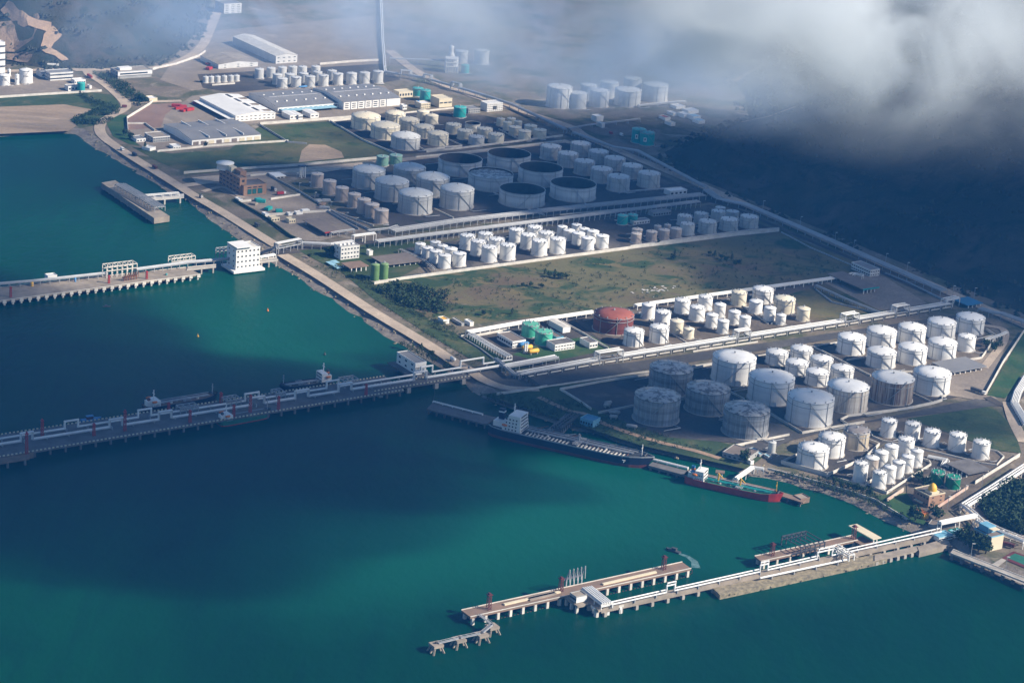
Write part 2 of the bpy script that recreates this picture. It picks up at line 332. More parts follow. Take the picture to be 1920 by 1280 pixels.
def jag(pl, step, amp):
    out = []
    for a, b in zip(pl, pl[1:]):
        n = max(1, int((b - a).length / step)); t = (b - a).normalized(); nn = Vector((-t.y, t.x, 0))
        for k in range(n):
            q = a + (b - a) * k / n
            out.append(q + nn * amp * (mnoise.noise(q * 0.06) + 0.5 * mnoise.noise(q * 0.2)))
    out.append(pl[-1]); return out
shore0 = jag([P(x, y, 0.0) for x, y in COAST], 12, 3.0)
def slope_obj(name, mat, lo, hi, z0, z1, mid=None, rough=0.0):
    mb = MB(); n = len(lo); rows = 5; vs = []
    for k in range(rows):
        f = k / (rows - 1)
        for a, b in zip(lo, hi):
            q = a.lerp(b, f); z = z0 + (z1 - z0) * f
            if 0 < k < rows - 1: z += rough * mnoise.noise(q * 0.35)
            vs.append((q.x, q.y, z))
    fs = [(k * n + i + 1, k * n + i, (k + 1) * n + i, (k + 1) * n + i + 1) for k in range(rows - 1) for i in range(n - 1)]
    mb.add(vs, [tuple(reversed(f)) for f in fs], True); return tag(mb.obj(name, mat), kind='structure')
inner = offset_in(shore0, 16.0)
lo = [Vector((p.x, p.y, 0)) - (inner[i] - p).normalized() * 4 for i, p in enumerate(shore0)]
slope_obj('seawall_slope', M['seawall'], lo, inner, -1.2, LZ, rough=1.2)
from mathutils.geometry import tessellate_polygon
_zc = [0]
def next_z():
    _zc[0] += 1; return LZ + 0.1 + 0.009 * _zc[0]
def sheet(name, pts, mat, z, kind='structure', world=None):
    if not world: z = next_z()
    pl = world or [P(x, y, LZ) for x, y in pts]
    vs = [(p.x, p.y, z) for p in pl]
    tri = tessellate_polygon([[Vector(v) for v in vs]])
    fs = []
    for t in tri:
        a, b, c = (Vector(vs[i]) for i in t)
        fs.append(tuple(t) if (b - a).cross(c - a).z > 0 else tuple(reversed(t)))
    mb = MB(); mb.add(vs, fs); o = mb.obj(name, mat); o['kind'] = kind; return o
far = [Vector((9000, inner[-1].y - 200, 0)), Vector((15000, 2000, 0)), Vector((15000, 15000, 0)), Vector((-15000, 15000, 0)), Vector((-15000, inner[0].y + 200, 0))]
sheet('ground', None, M['soil'], LZ, world=inner + far)

def zs(k): return LZ + 0.05 * k
S = sheet
# planted and bare ground, in the order they lie on each other
S('sand_ground', [(-80, 200), (130, 196), (175, 205), (150, 232), (128, 246), (60, 249), (-80, 255)], M['sand'], zs(1))
S('scrub_ground', [(-60, 182), (160, 172), (215, 180), (228, 205), (205, 232), (150, 240), (130, 225), (175, 206), (120, 196), (-60, 203)], M['verge'], zs(1))
S('yard_ground', [(-60, 140), (80, 140), (150, 150), (195, 172), (100, 178), (-60, 184)], M['yard'], zs(1))
S('red_yard_ground', [(240, 222), (283, 196), (372, 190), (442, 226), (400, 244), (330, 240), (290, 250), (240, 246)], M['red_yard'], zs(1))
S('container_yard_ground', [(360, 62), (700, 30), (700, 60), (715, 128), (360, 170), (300, 150)], M['yard'], zs(1))
S('tank_yard_ground', [(370, 140), (715, 120), (750, 150), (610, 175), (470, 180), (380, 165)], M['bund'], zs(2))
S('warehouse_yard_ground', [(360, 180), (600, 160), (720, 160), (760, 200), (700, 218), (490, 232), (430, 236), (300, 245), (310, 215)], M['yard'], zs(2))
S('works_yard_ground', [(235, 245), (330, 236), (500, 262), (430, 276), (285, 285), (245, 262)], M['yard'], zs(3))
S('grass_field', [(292, 290), (430, 281), (488, 236), (560, 232), (640, 226), (700, 262), (745, 288), (705, 297), (560, 310), (370, 327), (345, 325)], M['grass'], zs(3))
S('bare_ground_patch', [(560, 305), (566, 282), (580, 271), (610, 272), (640, 285), (645, 296)], M['sand'], zs(4))
S('roadside_grass', [(198, 228), (215, 215), (240, 216), (232, 240), (248, 262), (262, 274), (240, 270), (212, 256)], M['lawn'], zs(3))
S('roadside_grass', [(246, 275), (330, 290), (375, 320), (330, 318), (300, 305)], M['grass'], zs(3))
S('bund_floor', [(615, 228), (690, 215), (860, 208), (1000, 235), (1045, 262), (790, 287), (745, 290)], M['bund_dark'], zs(4))
S('works_road', [(360, 333), (700, 303), (1060, 262), (1075, 268), (780, 300), (560, 330), (470, 345), (370, 345)], M['road'], zs(4))
S('bund_floor', [(560, 330), (700, 310), (1060, 268), (1335, 362), (1320, 372), (760, 430), (700, 428)], M['bund_dark'], zs(5))
S('dry_verge', [(480, 330), (560, 328), (640, 378), (735, 428), (720, 434), (590, 380)], M['soil'], zs(6))
S('works_yard_ground', [(420, 335), (500, 325), (560, 378), (470, 384), (400, 352)], M['yard'], zs(6))
S('storage_yard_ground', [(448, 378), (560, 366), (620, 398), (500, 405)], M['yard'], zs(6))
S('loading_yard_ground', [(500, 406), (618, 398), (680, 432), (600, 452), (560, 452), (520, 430)], M['yard'], zs(7))
S('works_road', [(520, 478), (700, 462), (1330, 380), (1430, 400), (1440, 394), (1350, 368), (1310, 368), (700, 452), (560, 458), (512, 466)], M['bund'], zs(6))
S('verge', [(560, 470), (700, 458), (790, 450), (860, 462), (720, 536), (690, 530), (640, 510), (600, 492)], M['verge'], zs(7))
S('bund_floor', [(760, 466), (1020, 425), (1165, 420), (1180, 462), (1010, 495), (850, 508), (790, 500)], M['bund_dark'], zs(8))
S('bund_floor', [(1030, 420), (1330, 385), (1455, 432), (1300, 452), (1180, 468), (1150, 450)], M['bund'], zs(9))
S('open_field', [(690, 533), (1180, 468), (1462, 435), (1600, 490), (1590, 516), (1400, 545), (1190, 575), (870, 610), (800, 595), (740, 560)], M['field'], zs(9))
S('verge', [(640, 510), (700, 535), (790, 590), (880, 640), (960, 680), (940, 690), (880, 672), (800, 625), (700, 560)], M['verge'], zs(10))
S('works_yard_ground', [(880, 626), (1100, 585), (1190, 580), (1180, 655), (1000, 690), (960, 678)], M['bund'], zs(10))
S('small_lawn', [(960, 665), (1010, 645), (1040, 640), (1110, 630), (1150, 655), (1020, 680)], M['lawn'], zs(11))
S('small_lawn', [(868, 630), (885, 630), (950, 680), (935, 676)], M['lawn'], zs(11))
S('bund_floor', [(1075, 600), (1200, 572), (1545, 530), (1590, 560), (1640, 585), (1175, 660), (1130, 640)], M['bund_brown'], zs(11))
S('rough_ground', [(1480, 552), (1545, 533), (1680, 590), (1560, 602), (1520, 600)], M['field'], zs(12))
S('loading_yard_ground', [(1545, 530), (1620, 515), (1660, 520), (1740, 570), (1650, 583)], M['yard'], zs(12))
S('works_road', [(880, 690), (960, 700), (1180, 680), (1800, 590), (1830, 590), (1870, 615), (1780, 600), (1200, 695), (1060, 718), (960, 728), (900, 712)], M['asphalt'], zs(10))
S('dark_verge', [(900, 740), (1060, 722), (1210, 700), (1215, 720), (1180, 790), (1440, 850), (1400, 880), (1200, 835), (1000, 770)], M['verge'], zs(9))
S('bund_floor', [(1050, 732), (1215, 705), (1340, 680), (1380, 740), (1480, 830), (1440, 836), (1250, 820), (1130, 775)], M['bund_dark'], zs(10))
S('bund_floor', [(1340, 675), (1560, 645), (1820, 740), (1700, 762), (1590, 790), (1510, 812), (1480, 800)], M['bund'], zs(11))
S('bund_floor', [(1540, 655), (1620, 630), (1800, 595), (1865, 640), (1835, 675), (1700, 700)], M['bund_brown'], zs(12))
S('concrete_yard', [(1770, 690), (1850, 665), (1885, 650), (1850, 735), (1870, 748), (1830, 750), (1770, 740)], M['yard'], zs(12))
S('works_road', [(1380, 760), (1500, 815), (1700, 775), (1830, 748), (1900, 760), (1920, 800), (1900, 760), (1840, 765), (1600, 795), (1470, 830), (1440, 850), (1400, 846)], M['asphalt'], zs(11))
S('bund_floor', [(1460, 870), (1530, 840), (1610, 812), (1660, 830), (1560, 893)], M['bund'], zs(12))
S('bund_floor', [(1560, 893), (1700, 810), (1750, 850), (1780, 880), (1660, 925)], M['bund'], zs(13))
S('bund_floor', [(1620, 815), (1660, 795), (1700, 790), (1880, 850), (1870, 870), (1740, 860), (1650, 825)], M['bund_brown'], zs(12))
S('pond', [(742, 521), (800, 512), (808, 515), (752, 526)], M['pond'], zs(13))
S('grass_field', [(1700, 785), (1860, 762), (1900, 800), (1915, 850), (1870, 845), (1760, 805)], M['grass'], zs(11))  # darker grass than the lawns, chosen to carry the shade here
S('green_strip', [(1925, 615), (1850, 742), (1885, 747), (1905, 720), (1960, 640)], M['lawn'], zs(13))
S('seaside_lawn', [(1640, 930), (1700, 925), (1745, 955), (1735, 985), (1700, 975)], M['lawn'], zs(13))
S('works_yard_ground', [(1700, 895), (1800, 880), (1880, 860), (1905, 862), (1790, 950), (1740, 985), (1700, 925)], M['bund_brown'], zs(12))
S('sea_road', [(1920, 868), (1800, 950), (1830, 990), (1920, 1020), (1960, 1050), (1960, 1000), (1850, 975), (1825, 955), (1935, 880)], M['road'], zs(13))
S('wooded_ground', [(1935, 885), (1835, 950), (1860, 985), (1990, 1020), (2000, 900)], M['hill'], zs(14))
S('quay_top', [(1782, 1035), (1788, 1029), (1860, 1062), (1935, 1090), (1935, 1104)], M['concrete'], zs(13))
S('quay_path', [(1860, 1058), (1890, 1040), (1898, 1042), (1870, 1064)], M['concrete'], zs(14))
S('sport_court', [(1878, 1047), (1900, 1034), (1960, 1055), (1945, 1075)], M['redbrown'], zs(14))
S('sport_court_green', [(1888, 1046), (1903, 1038), (1960, 1058), (1945, 1070)], M['green'], zs(15))
def road(pts, w, mat, z, name='road', h=None):
    z = next_z(); pl = [P(x, y, LZ) for x, y in pts]
    # smooth the bends
    sm = []
    n = len(pl)
    for i in range(n - 1):
        p0, p1, p2, p3 = pl[max(0, i - 1)], pl[i], pl[i + 1], pl[min(n - 1, i + 2)]
        for k in range(6):
            t = k / 6
            sm.append(0.5 * ((2 * p1) + (p2 - p0) * t + (2 * p0 - 5 * p1 + 4 * p2 - p3) * t * t + (3 * p1 - p0 - 3 * p2 + p3) * t * t * t))
    sm.append(pl[-1])
    L_ = offset_in(sm, w / 2); R_ = offset_in(sm, -w / 2); m = len(sm)
    mb = MB(); mb.add([(p.x, p.y, z) for p in L_] + [(p.x, p.y, z) for p in R_], [(i, i + m, i + 1 + m, i + 1) for i in range(m - 1)])
    # flip check
    o = mb.obj(name, mat); o['kind'] = 'structure'; return o
road([(-40, 136), (140, 131), (170, 142), (205, 165), (235, 195), (228, 208), (205, 220), (188, 235), (192, 255), (225, 280), (275, 312), (330, 346), (365, 368), (420, 400), (500, 450), (520, 462)], 13, M['road'], zs(16), 'coast_road')
road([(530, 478), (600, 520), (700, 585), (800, 645), (850, 678), (878, 694)], 13, M['road'], zs(16), 'coast_road')
road([(235, 194), (275, 192), (340, 190)], 10, M['road'], zs(17))
road([(140, 132), (215, 131), (290, 128), (345, 112), (380, 85), (400, 40), (415, 5)], 14, M['road'], zs(15))
road([(345, 349), (372, 345), (410, 338)], 12, M['road'], zs(15))
road([(380, 360), (420, 352), (455, 372)], 7, M['road'], zs(14))
road([(730, 95), (790, 140), (900, 185), (1060, 235), (1110, 262), (1330, 355), (1560, 455), (1770, 545), (1920, 610), (2050, 668)], 15, M['road'], zs(17), 'hill_road')
road([(1060, 252), (1330, 372), (1560, 470), (1740, 550)], 7, M['bund'], zs(16), 'service_road')
road([(878, 692), (905, 712), (950, 728), (1010, 730)], 11, M['road'], zs(17), 'jetty_road')
road([(1010, 745), (1065, 770), (1100, 778), (1140, 798), (1220, 825), (1300, 845), (1350, 860)], 6, M['track'], zs(17), 'shore_track')
road([(1838, 610), (1880, 618), (1882, 640), (1862, 668), (1845, 690)], 8, M['road'], zs(17), 'farm_road')
road([(1925, 720), (1890, 760), (1850, 745)], 9, M['bund'], zs(16), 'farm_road')
road([(1890, 755), (1900, 790), (1920, 830)], 10, M['road'], zs(16), 'farm_road')
# rock armour lying on the sea slope
rk = MB(); random.seed(3)
for i in range(0, len(shore0) - 1):
    p = shore0[i]
    if p.y > 3400: continue
    n_ = 7
    for k in range(n_):
        f = random.random() ** 0.8; q = p.lerp(inner[i], f) + Vector((random.uniform(-6, 6), random.uniform(-6, 6), 0))
        r = random.uniform(0.7, 1.9); z = -0.6 + (LZ + 0.3) * f
        vs = [(q.x + r * random.uniform(.6, 1.2) * a, q.y + r * random.uniform(.6, 1.2) * b, z + r * random.uniform(.3, .9) * c) for a, b, c in ((1, 0, 0), (0, 1, 0), (-1, 0, 0), (0, -1, 0), (0, 0, 1), (0, 0, -1))]
        rk.add(vs, [(0, 1, 4), (1, 2, 4), (2, 3, 4), (3, 0, 4), (1, 0, 5), (2, 1, 5), (3, 2, 5), (0, 3, 5)])
tag(rk.obj('rock_armour', M['stone']), kind='stuff')

# hills: height field behind the foot line
def hill(name, foot, rise, depth, mat, amp, step=22, seed=0, maxh=400):
    """foot: polyline (photo points, land behind it is on its left-hand side); the hill climbs away from it"""
    fp = [P(x, y, LZ) for x, y in foot]
    sm = []
    for a, b in zip(fp, fp[1:]):
        n = max(1, int((b - a).length / step))
        for k in range(n): sm.append(a.lerp(b, k / n))
    sm.append(fp[-1]); m = len(sm)
    # smoothed normals so that the rows do not cross
    out = [[] for _ in sm]; rows = int(depth / step)
    nor = []
    for i in range(m):
        a = sm[max(0, i - 10)]; b = sm[min(m - 1, i + 10)]; t = (b - a).normalized(); nor.append(Vector((-t.y, t.x, 0)))
    vs = []
    for k in range(rows):
        d = k * step
        for i in range(m):
            q = sm[i] + nor[i] * d
            g = mnoise.noise(Vector((q.x, q.y, seed)) * 0.004) * 0.5 + mnoise.noise(Vector((q.x, q.y, seed)) * 0.011) * 0.28 + mnoise.noise(Vector((q.x, q.y, seed)) * 0.03) * 0.1
            h = min(1, d / 60) * (d * rise + g * amp * min(1, d / 250)) + mnoise.noise(q * 0.09) * 2.5 * min(1, d / 40)
            h = maxh * (1 - math.exp(-h / maxh)) if h > 0 else h * 0.2
            vs.append((q.x, q.y, LZ - 0.6 + max(h, 0.0)))
    fs = [(k * m + i, k * m + i + 1, (k + 1) * m + i + 1, (k + 1) * m + i) for k in range(rows - 1) for i in range(m - 1)]
    mb = MB(); mb.add(vs, fs, True); o = mb.obj(name, mat); o['kind'] = 'structure'
    return o, vs, rows, m
hr, hv, hrows, hm = hill('right_hill', [(1300, 60), (1345, 120), (1385, 175), (1400, 228), (1330, 246), (1290, 262), (1240, 285), (1262, 318), (1480, 408), (1700, 500), (1920, 590), (2150, 690), (2500, 830)], 0.42, 1500, M['hill'], 90, seed=1)
hl, lv, lrows, lm = hill('left_hill', [(-300, 125), (-100, 124), (40, 122), (90, 130), (150, 126), (215, 127), (290, 121), (335, 100), (365, 72), (380, 35), (385, -40)], 0.5, 1300, M['hill'], 80, seed=5)
def drape(pts, lift=1.0, terr=None):
    pass
# ---------------------------------------------------------------- storage tanks
ORD = ['first', 'second', 'third', 'fourth', 'fifth', 'sixth', 'seventh', 'eighth', 'ninth', 'tenth']
LOOK = {'white': 'white', 'cream': 'cream', 'grey': 'pale grey', 'pink': 'dull buff', 'streaky': 'white rust-streaked', 'rusty': 'heavily rust-stained', 'tan': 'tan slate-roofed',
        'mottled': 'mottled grey', 'red': 'oxide red', 'jade': 'jade green', 'green': 'dark green', 'teal': 'teal', 'olive': 'lime green', 'sage': 'sage green'}
def tank(cx, yb, w, yr, look, kind, label, group):
    # base point: the photo gives the middle of the wall, its lowest point, its width and the front of its rim
    hp = yb - yr
    lean = (cx - 10) / (12800 - yb)
    bx = cx - lean * hp * 0.5
    f = P(bx, yb); s = scale_at(f); r = w / 2 / s
    dirv = Vector((f.x, f.y, 0)).normalized()
    c = f + dirv * r
    h = height(f, hp)
    t = thing('storage_tank', label, 'tank', (c.x, c.y, LZ + 0.05 * 13), 0.0, group)
    shell_m, roof_m = TM[look]
    n = 48 if w > 40 else 32 if w > 18 else 20
    a0 = math.atan2(-dirv.y, -dirv.x)                      # towards the sea side
    if kind in ('open', 'float'):
        d = h * (0.8 if kind == 'open' else 0.14)
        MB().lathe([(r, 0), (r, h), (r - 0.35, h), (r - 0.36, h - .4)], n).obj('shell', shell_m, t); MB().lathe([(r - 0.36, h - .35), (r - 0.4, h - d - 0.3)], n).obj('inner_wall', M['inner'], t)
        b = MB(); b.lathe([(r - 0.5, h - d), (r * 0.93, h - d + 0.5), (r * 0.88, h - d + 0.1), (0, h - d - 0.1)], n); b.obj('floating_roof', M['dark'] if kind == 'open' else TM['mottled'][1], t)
        if kind == 'float':
            b = MB()
            for k in range(60):
                a = random.uniform(0, 6.28); q = r * 0.82 * math.sqrt(random.random())
                b.lathe([(0.9, 0), (0.9, 0.25), (0, 0.4)], 6, (q * math.cos(a), q * math.sin(a), h - d))
            part_stuff(b.obj('roof_pontoon_covers', M['steel'], t))
    else:
        rise = {'dome': r * 0.24, 'cone': r * 0.17, 'low': r * 0.12, 'flat': r * 0.02}[kind]
        MB().lathe([(r, 0), (r, h)], n).obj('shell', shell_m, t)
        prof = [(r * 1.006, h - 0.25), (r * 1.006, h)]
        if kind == 'cone': prof += [(r * 0.5, h + rise * 0.55), (0, h + rise)]
        else:
            for k in range(1, 8):
                a = k / 7; prof.append((r * math.cos(a * math.pi / 2) if a < 1 else 0, h + rise * math.sin(a * math.pi / 2) ** 1.15))
            if kind in ('dome', 'low', 'flat'):
                prof = [(r * 1.006, h - 0.25), (r * 1.006, h)] + [(r * (1 - k / 7), h + rise * (1 - (1 - k / 7) ** 2)) for k in range(1, 8)]
        ro = MB().lathe(prof, n).obj('roof', roof_m, t)
        b = MB(); b.lathe([(0.8, 0), (0.8, 1.3), (0, 1.7)], 8, (0, 0, h + rise - 0.1)); b.obj('roof_vent', M['steel'], ro)
        if w > 26:
            b = MB()
            for k in range(12):
                a = a0 + 2 * math.pi * k / 12 + 0.2; b.box((r * 0.96 * math.cos(a), r * 0.96 * math.sin(a), h + 0.7), (0.8, 0.8, 1.1), a)
            part_stuff(b.obj('roof_hatches', M['steel'], ro))
    rim = M['dark'] if look in ('mottled',) else M['steel']
    if w > 17:
        MB().lathe([(r, h - 0.55), (r + 0.35, h - 0.5), (r + 0.35, h - 0.2), (r, h - 0.15)], n).obj('rim_angle', rim, t)
    if w > 34 and kind != 'flat':
        z = h * (0.78 if w > 60 or yb > 600 else 0.66)
        MB().lathe([(r, z - 0.2), (r + 0.4, z - 0.15), (r + 0.4, z + 0.15), (r, z + 0.2)], n).obj('wind_girder', M['steel'], t)
        for k, da in enumerate((-0.75, 0.12, 0.8)):
            a = a0 + da + random.uniform(-.12, .12); MB().box(((r + 0.25) * math.cos(a), (r + 0.25) * math.sin(a), h / 2), (0.4, 0.4, h - 0.5), a).obj('down_pipe', M['steel'], t)
    if w > 18:                                             # stair winding up the shell
        b = MB(); sg = 1 if (int(cx) % 3) else -1; span = min(1.5, h / max(r, 1) * 0.9); s0 = a0 + (0.15 if sg > 0 else 0.35) + random.uniform(-.15, .15)
        m = 14
        for k in range(m):
            a1 = s0 + sg * span * (k / m - 0.15); a2 = s0 + sg * span * ((k + 1) / m - 0.15)
            z1 = h * (1 - k / m); z2 = h * (1 - (k + 1) / m); q = r + 0.55
            b.beam((q * math.cos(a1), q * math.sin(a1), z1), (q * math.cos(a2), q * math.sin(a2), z2), 0.6 if w > 34 else 0.34, 0.35 if w > 34 else 0.2)
        sr = b.obj('stair', M['steel'], t)
        MB().box(((r + 0.3) * math.cos(s0 - sg * span * .15), (r + 0.3) * math.sin(s0 - sg * span * .15), h + 0.15), (2.2, 2.2, 0.25), s0).obj('stair_landing', M['steel'], sr)
    if w > 13:
        for sg in (-1, 1):
            a = U + math.pi / 2 * sg + random.uniform(-.2, .2); q = Vector((math.cos(a), math.sin(a), 0)); e = q * (r + 5 + r * .25); e2 = e + UX * random.choice((-1, 1)) * r * .9
            MB().tube([q * (r - .1) + Vector((0, 0, .9)), e + Vector((0, 0, .9)), e2 + Vector((0, 0, .9))], .28, 6).obj('outlet_pipe', M['gpipe'], t)
    MB().lathe([(r + 1.0, 0.0), (r + 1.0, -1.7), (r, -1.7)] if False else [(r + 1.0, -1.75), (r + 1.0, 0.12), (r - 0.1, 0.14)], n).obj('base_ring', M['concrete'], t)
    return t, c, r, h
def farm(place, group, rows, look='white', kind='dome'):
    for rn, row in rows:
        for i, e in enumerate(row):
            cx, yb, w, yr = e[:4]; lk = e[4] if len(e) > 4 else look; kd = e[5] if len(e) > 5 else kind
            kd_name = {'dome': 'domed tank', 'cone': 'cone-roofed tank', 'low': 'tank', 'flat': 'flat-topped tank', 'open': 'open-topped tank', 'float': 'tank with high floating roof'}[kd]
            if len(row) == 1: label = f'{LOOK[lk]} {kd_name}, {rn} {place}'
            else: label = f'{LOOK[lk]} {kd_name}, {ORD[i]} from left in {rn} {place}'
            if len(e) > 6: label = e[6]
            tank(cx, yb, w, yr, lk, kd, label, group)
farm('by the tanker berth', 'grey mottled tanks by the tanker berth', [('rear row', [(1256, 744, 82, 703), (1325, 781, 83, 741, 'mottled', 'cone', 'mottled grey tank with pale patches, rear right of four')]),
     ('front row', [(1230, 800, 87, 756), (1397, 825, 87, 781)])], 'mottled', 'cone')
farm('of big white tanks', 'large white tanks in the seaside farm', [('front file', [(1374, 724, 82, 682), (1444, 762, 86, 720), (1517, 802.5, 88, 758)]),
     ('rear file', [(1587, 776, 79, 736, 'streaky'), (1671, 760.5, 80, 720, 'rusty'), (1745, 743, 71, 709)])], 'white', 'cone')
farm('of six small tanks', 'small white tanks beside the large ones', [('back row', [(1501.5, 683, 42, 660), (1539, 702, 43, 679), (1577.5, 721, 44, 697)]),
     ('front row', [(1456, 687, 42, 667), (1493, 706, 43, 686), (1531, 726, 44, 704)])], 'white')
farm('beside the hill road', 'white tanks in the farm beside the hill road', [('back row', [(1595, 668, 53, 640), (1651, 656, 56, 628), (1708, 648, 53, 621), (1763.5, 639, 54, 611), (1817.5, 630, 54, 602)]),
     ('front row', [(1651, 693, 55, 667), (1709, 686, 55, 659), (1765, 677, 54, 649), (1811, 661, 34, 636)])], 'white')
farm('in the corner bund by the sea', 'tanks in the corner bund', [('line', [(1522.5, 882.5, 59, 849), (1557.5, 860, 51, 827), (1604, 846, 49, 815, 'tan')])], 'white', 'cone')
farm('behind the cluster', 'white cylinders behind the cluster', [('row', [(1665.5, 822, 29.5, 794), (1710, 827, 29.5, 800), (1746, 841, 31, 814), (1794, 849, 33, 821), (1838.5, 863, 33, 835)])], 'white', 'dome')
farm('of the cluster of ten', 'cluster of ten slim white tanks', [('rear row', [(1633, 896, 26, 863, 'streaky', 'dome'), (1651, 880, 26, 852), (1669.5, 873, 26, 841), (1697.5, 861, 31, 829)]),
     ('middle row', [(1667, 908, 24, 880), (1683.5, 898, 24, 870.5), (1700.5, 888, 24, 860), (1717.5, 877.5, 24, 849.5)]), ('front row', [(1613, 907, 27, 874), (1648, 919, 27, 891)])], 'white', 'dome')
farm('behind the brick office', 'dark green water tanks', [('pair', [(1757, 912, 27, 890), (1786, 920, 28, 899)])], 'green', 'flat')
farm('beside the small white tanks', 'oxide tank', [('alone', [(1149, 629, 76, 600, 'red', 'cone')])])
farm('by the red tank', 'white and cream tanks near the red tank', [('back row', [(1215, 600.5, 26, 575.5), (1279, 590.5, 30, 568), (1322, 584, 27, 561), (1385, 575.5, 29, 552.5, 'cream'), (1429.5, 571, 40, 548), (1470, 589.5, 40, 566, 'cream'), (1505.5, 604, 25, 582.5, 'cream')]),
     ('second row', [(1242, 617, 30, 590), (1306.5, 604, 30, 581), (1349, 597.5, 22, 574.5), (1416.5, 590, 26, 569)]),
     ('third row', [(1268, 628, 26, 606, 'cream'), (1334, 617, 23, 594), (1376, 610.5, 23, 588), (1442.5, 604, 23, 581)]),
     ('front row', [(1187.5, 652, 38, 626), (1235, 645.5, 37, 619), (1290.5, 637, 21, 620, 'cream'), (1355, 627.5, 22, 605), (1396, 621, 22, 598), (1463.5, 611, 19, 594)])], 'white')
farm('by the white office', 'green paired tanks by the office', [('pair', [(994, 635, 33, 613), (1019, 650, 33, 627)])], 'jade', 'low')
farm('of the group nearest the green pair', 'slim white tanks nearest the shore road', [('rear row', [(816, 475, 20, 457), (829, 482, 20, 464), (845, 492.5, 24, 470), (861, 502, 25, 479)]),
     ('front row', [(787.5, 478, 20, 460.5), (801, 486, 21, 468), (816.5, 496, 24, 474.5), (833, 505.5, 24, 482.5)])], 'white', 'low')
farm('of the first six tall tanks', 'first six tall white tanks', [('rear row', [(909.5, 466, 28, 442.5), (930.5, 477, 30, 453), (951.5, 490, 30, 464)]), ('front row', [(876, 470.5, 29, 446), (896, 482, 29, 457), (917, 494, 30, 468)])], 'white', 'low')
farm('of the second six tall tanks', 'second six tall white tanks', [('rear row', [(1002, 455, 28, 430), (1023, 466, 30, 441), (1045, 478, 30, 452.5)]), ('front row', [(968, 458, 28, 435), (990, 470, 30, 445), (1011, 482, 30, 456)])], 'white', 'low')
farm('of the eight shaded tanks', 'eight shaded white tanks', [('rear row', [(1080.5, 441, 19, 424.5), (1095, 452, 19, 432), (1111, 458, 23, 437), (1129, 467.5, 24, 446)]),
     ('front row', [(1053.5, 447.5, 19, 428), (1066, 453, 23, 435.5), (1084, 461, 24, 441), (1101.5, 471, 25, 450)])], 'white', 'low')
farm('behind the pipe racks', 'teal water tanks', [('pair', [(1167, 423, 19.5, 407), (1186, 420, 18.5, 405.7)])], 'teal', 'low')
farm('beside the long white wall', 'buff tanks beside the long white wall', [('rear row', [(1194, 449, 20, 433), (1232.5, 440, 14, 426), (1251, 437, 13, 424)]), ('front row', [(1192.5, 457.5, 20, 441), (1221, 454, 21, 437.5), (1244.5, 451, 21, 434.5), (1267, 448, 21.5, 432)])], 'pink', 'low')
farm('beyond the buff tanks', 'grey tanks at the end of the long wall', [('rear row', [(1283, 425, 28, 409), (1314, 421, 27, 404.5), (1346, 417, 27, 400), (1373, 412, 24, 400), (1350, 404, 19, 392, 'grey', 'low', 'small pale grey tank, rearmost beyond the buff tanks')]), ('front row', [(1288, 443, 28, 424), (1326, 440, 35, 420), (1366, 435, 35, 416), (1404, 430, 35, 411)])], 'grey', 'low')
farm('of the crude farm', 'open-topped tanks', [('rear row', [(862, 332.7, 82.5, 308), (953.5, 323, 81.6, 298)]), ('middle row', [(919, 361, 84.7, 336, 'grey', 'float', 'pale grey tank whose floating roof rides high, left of middle crude pair'), (1012.5, 351, 83.7, 324.6)]), ('front row', [(978, 391.5, 86.8, 366), (1073.5, 380, 86.8, 355)])], 'grey', 'open')
farm('left of the open-topped tanks', 'domed tanks left of the open-topped tanks', [('rear row', [(767, 349, 61, 322), (811, 371, 63, 340), (856, 395.5, 64, 362)]), ('front row', [(691, 357, 62, 326), (734, 380, 64, 348), (778, 404.5, 65, 371)])], 'grey', 'dome')
farm('along the field edge', 'small buff tanks along the field edge', [('line', [(594.5, 353, 24, 330), (617.5, 367, 25, 343), (641, 379, 24.5, 355.5), (664, 391, 24, 367.5), (682, 402.5, 25, 377.5), (697.5, 411, 26, 387), (715, 421, 26, 397.5)])], 'pink', 'low')
farm('above the shaded domed tanks', 'sage tanks', [('pair', [(717, 313, 23, 296.5), (742, 311, 24, 294.5)])], 'sage', 'flat')
farm('beside the hill pipeline', 'domed tanks beside the hill pipeline', [('far line', [(1088, 295, 38.5, 274), (1121, 309, 38.5, 289), (1152, 322, 40, 302), (1184, 337, 40, 316), (1216, 354, 42.5, 330.5)]), ('near line', [(1032, 302, 39, 279.5), (1064, 315.5, 39, 293), (1095, 330, 39, 307.5), (1127, 345, 41, 322), (1159, 361, 43, 337)])], 'grey', 'low')
farm('by the warehouses', 'bright tanks by the warehouses', [('rear line', [(741, 233, 38, 217), (767, 247, 38, 229.5), (794.5, 261, 38, 242.7), (821, 275.6, 39.5, 255.5)]), ('front line', [(685.5, 246, 55, 224), (722, 263.7, 55, 242), (760, 283, 55, 261.6, 'grey')]), ('corner pair', [(793, 228, 23.5, 212), (809.5, 234.5, 24, 220)])], 'cream', 'dome')
farm('of the six mid-size tanks', 'six mid-size bright tanks', [('rear line', [(886, 249, 29, 235, 'cream', 'open', 'cream tank with open rusty roof, back of the mid-size six'), (908.5, 261, 29.5, 245.5), (930, 271, 30, 256)]), ('front line', [(850, 253, 29.5, 237.5), (872, 264, 30, 249), (893, 274, 30, 260.5, 'grey')])], 'cream', 'low')
farm('of the small bright tanks', 'small bright tanks below the hill road', [('far group', [(938.5, 238, 15.5, 225), (951, 246.4, 16, 231.5), (958.5, 236, 16, 224.5), (971, 243.5, 15, 230)]), ('near group', [(965.5, 256, 24, 241.6), (983.5, 264.6, 24, 249), (994.5, 254, 24, 239), (1012, 262, 24.5, 247)])], 'cream', 'low')
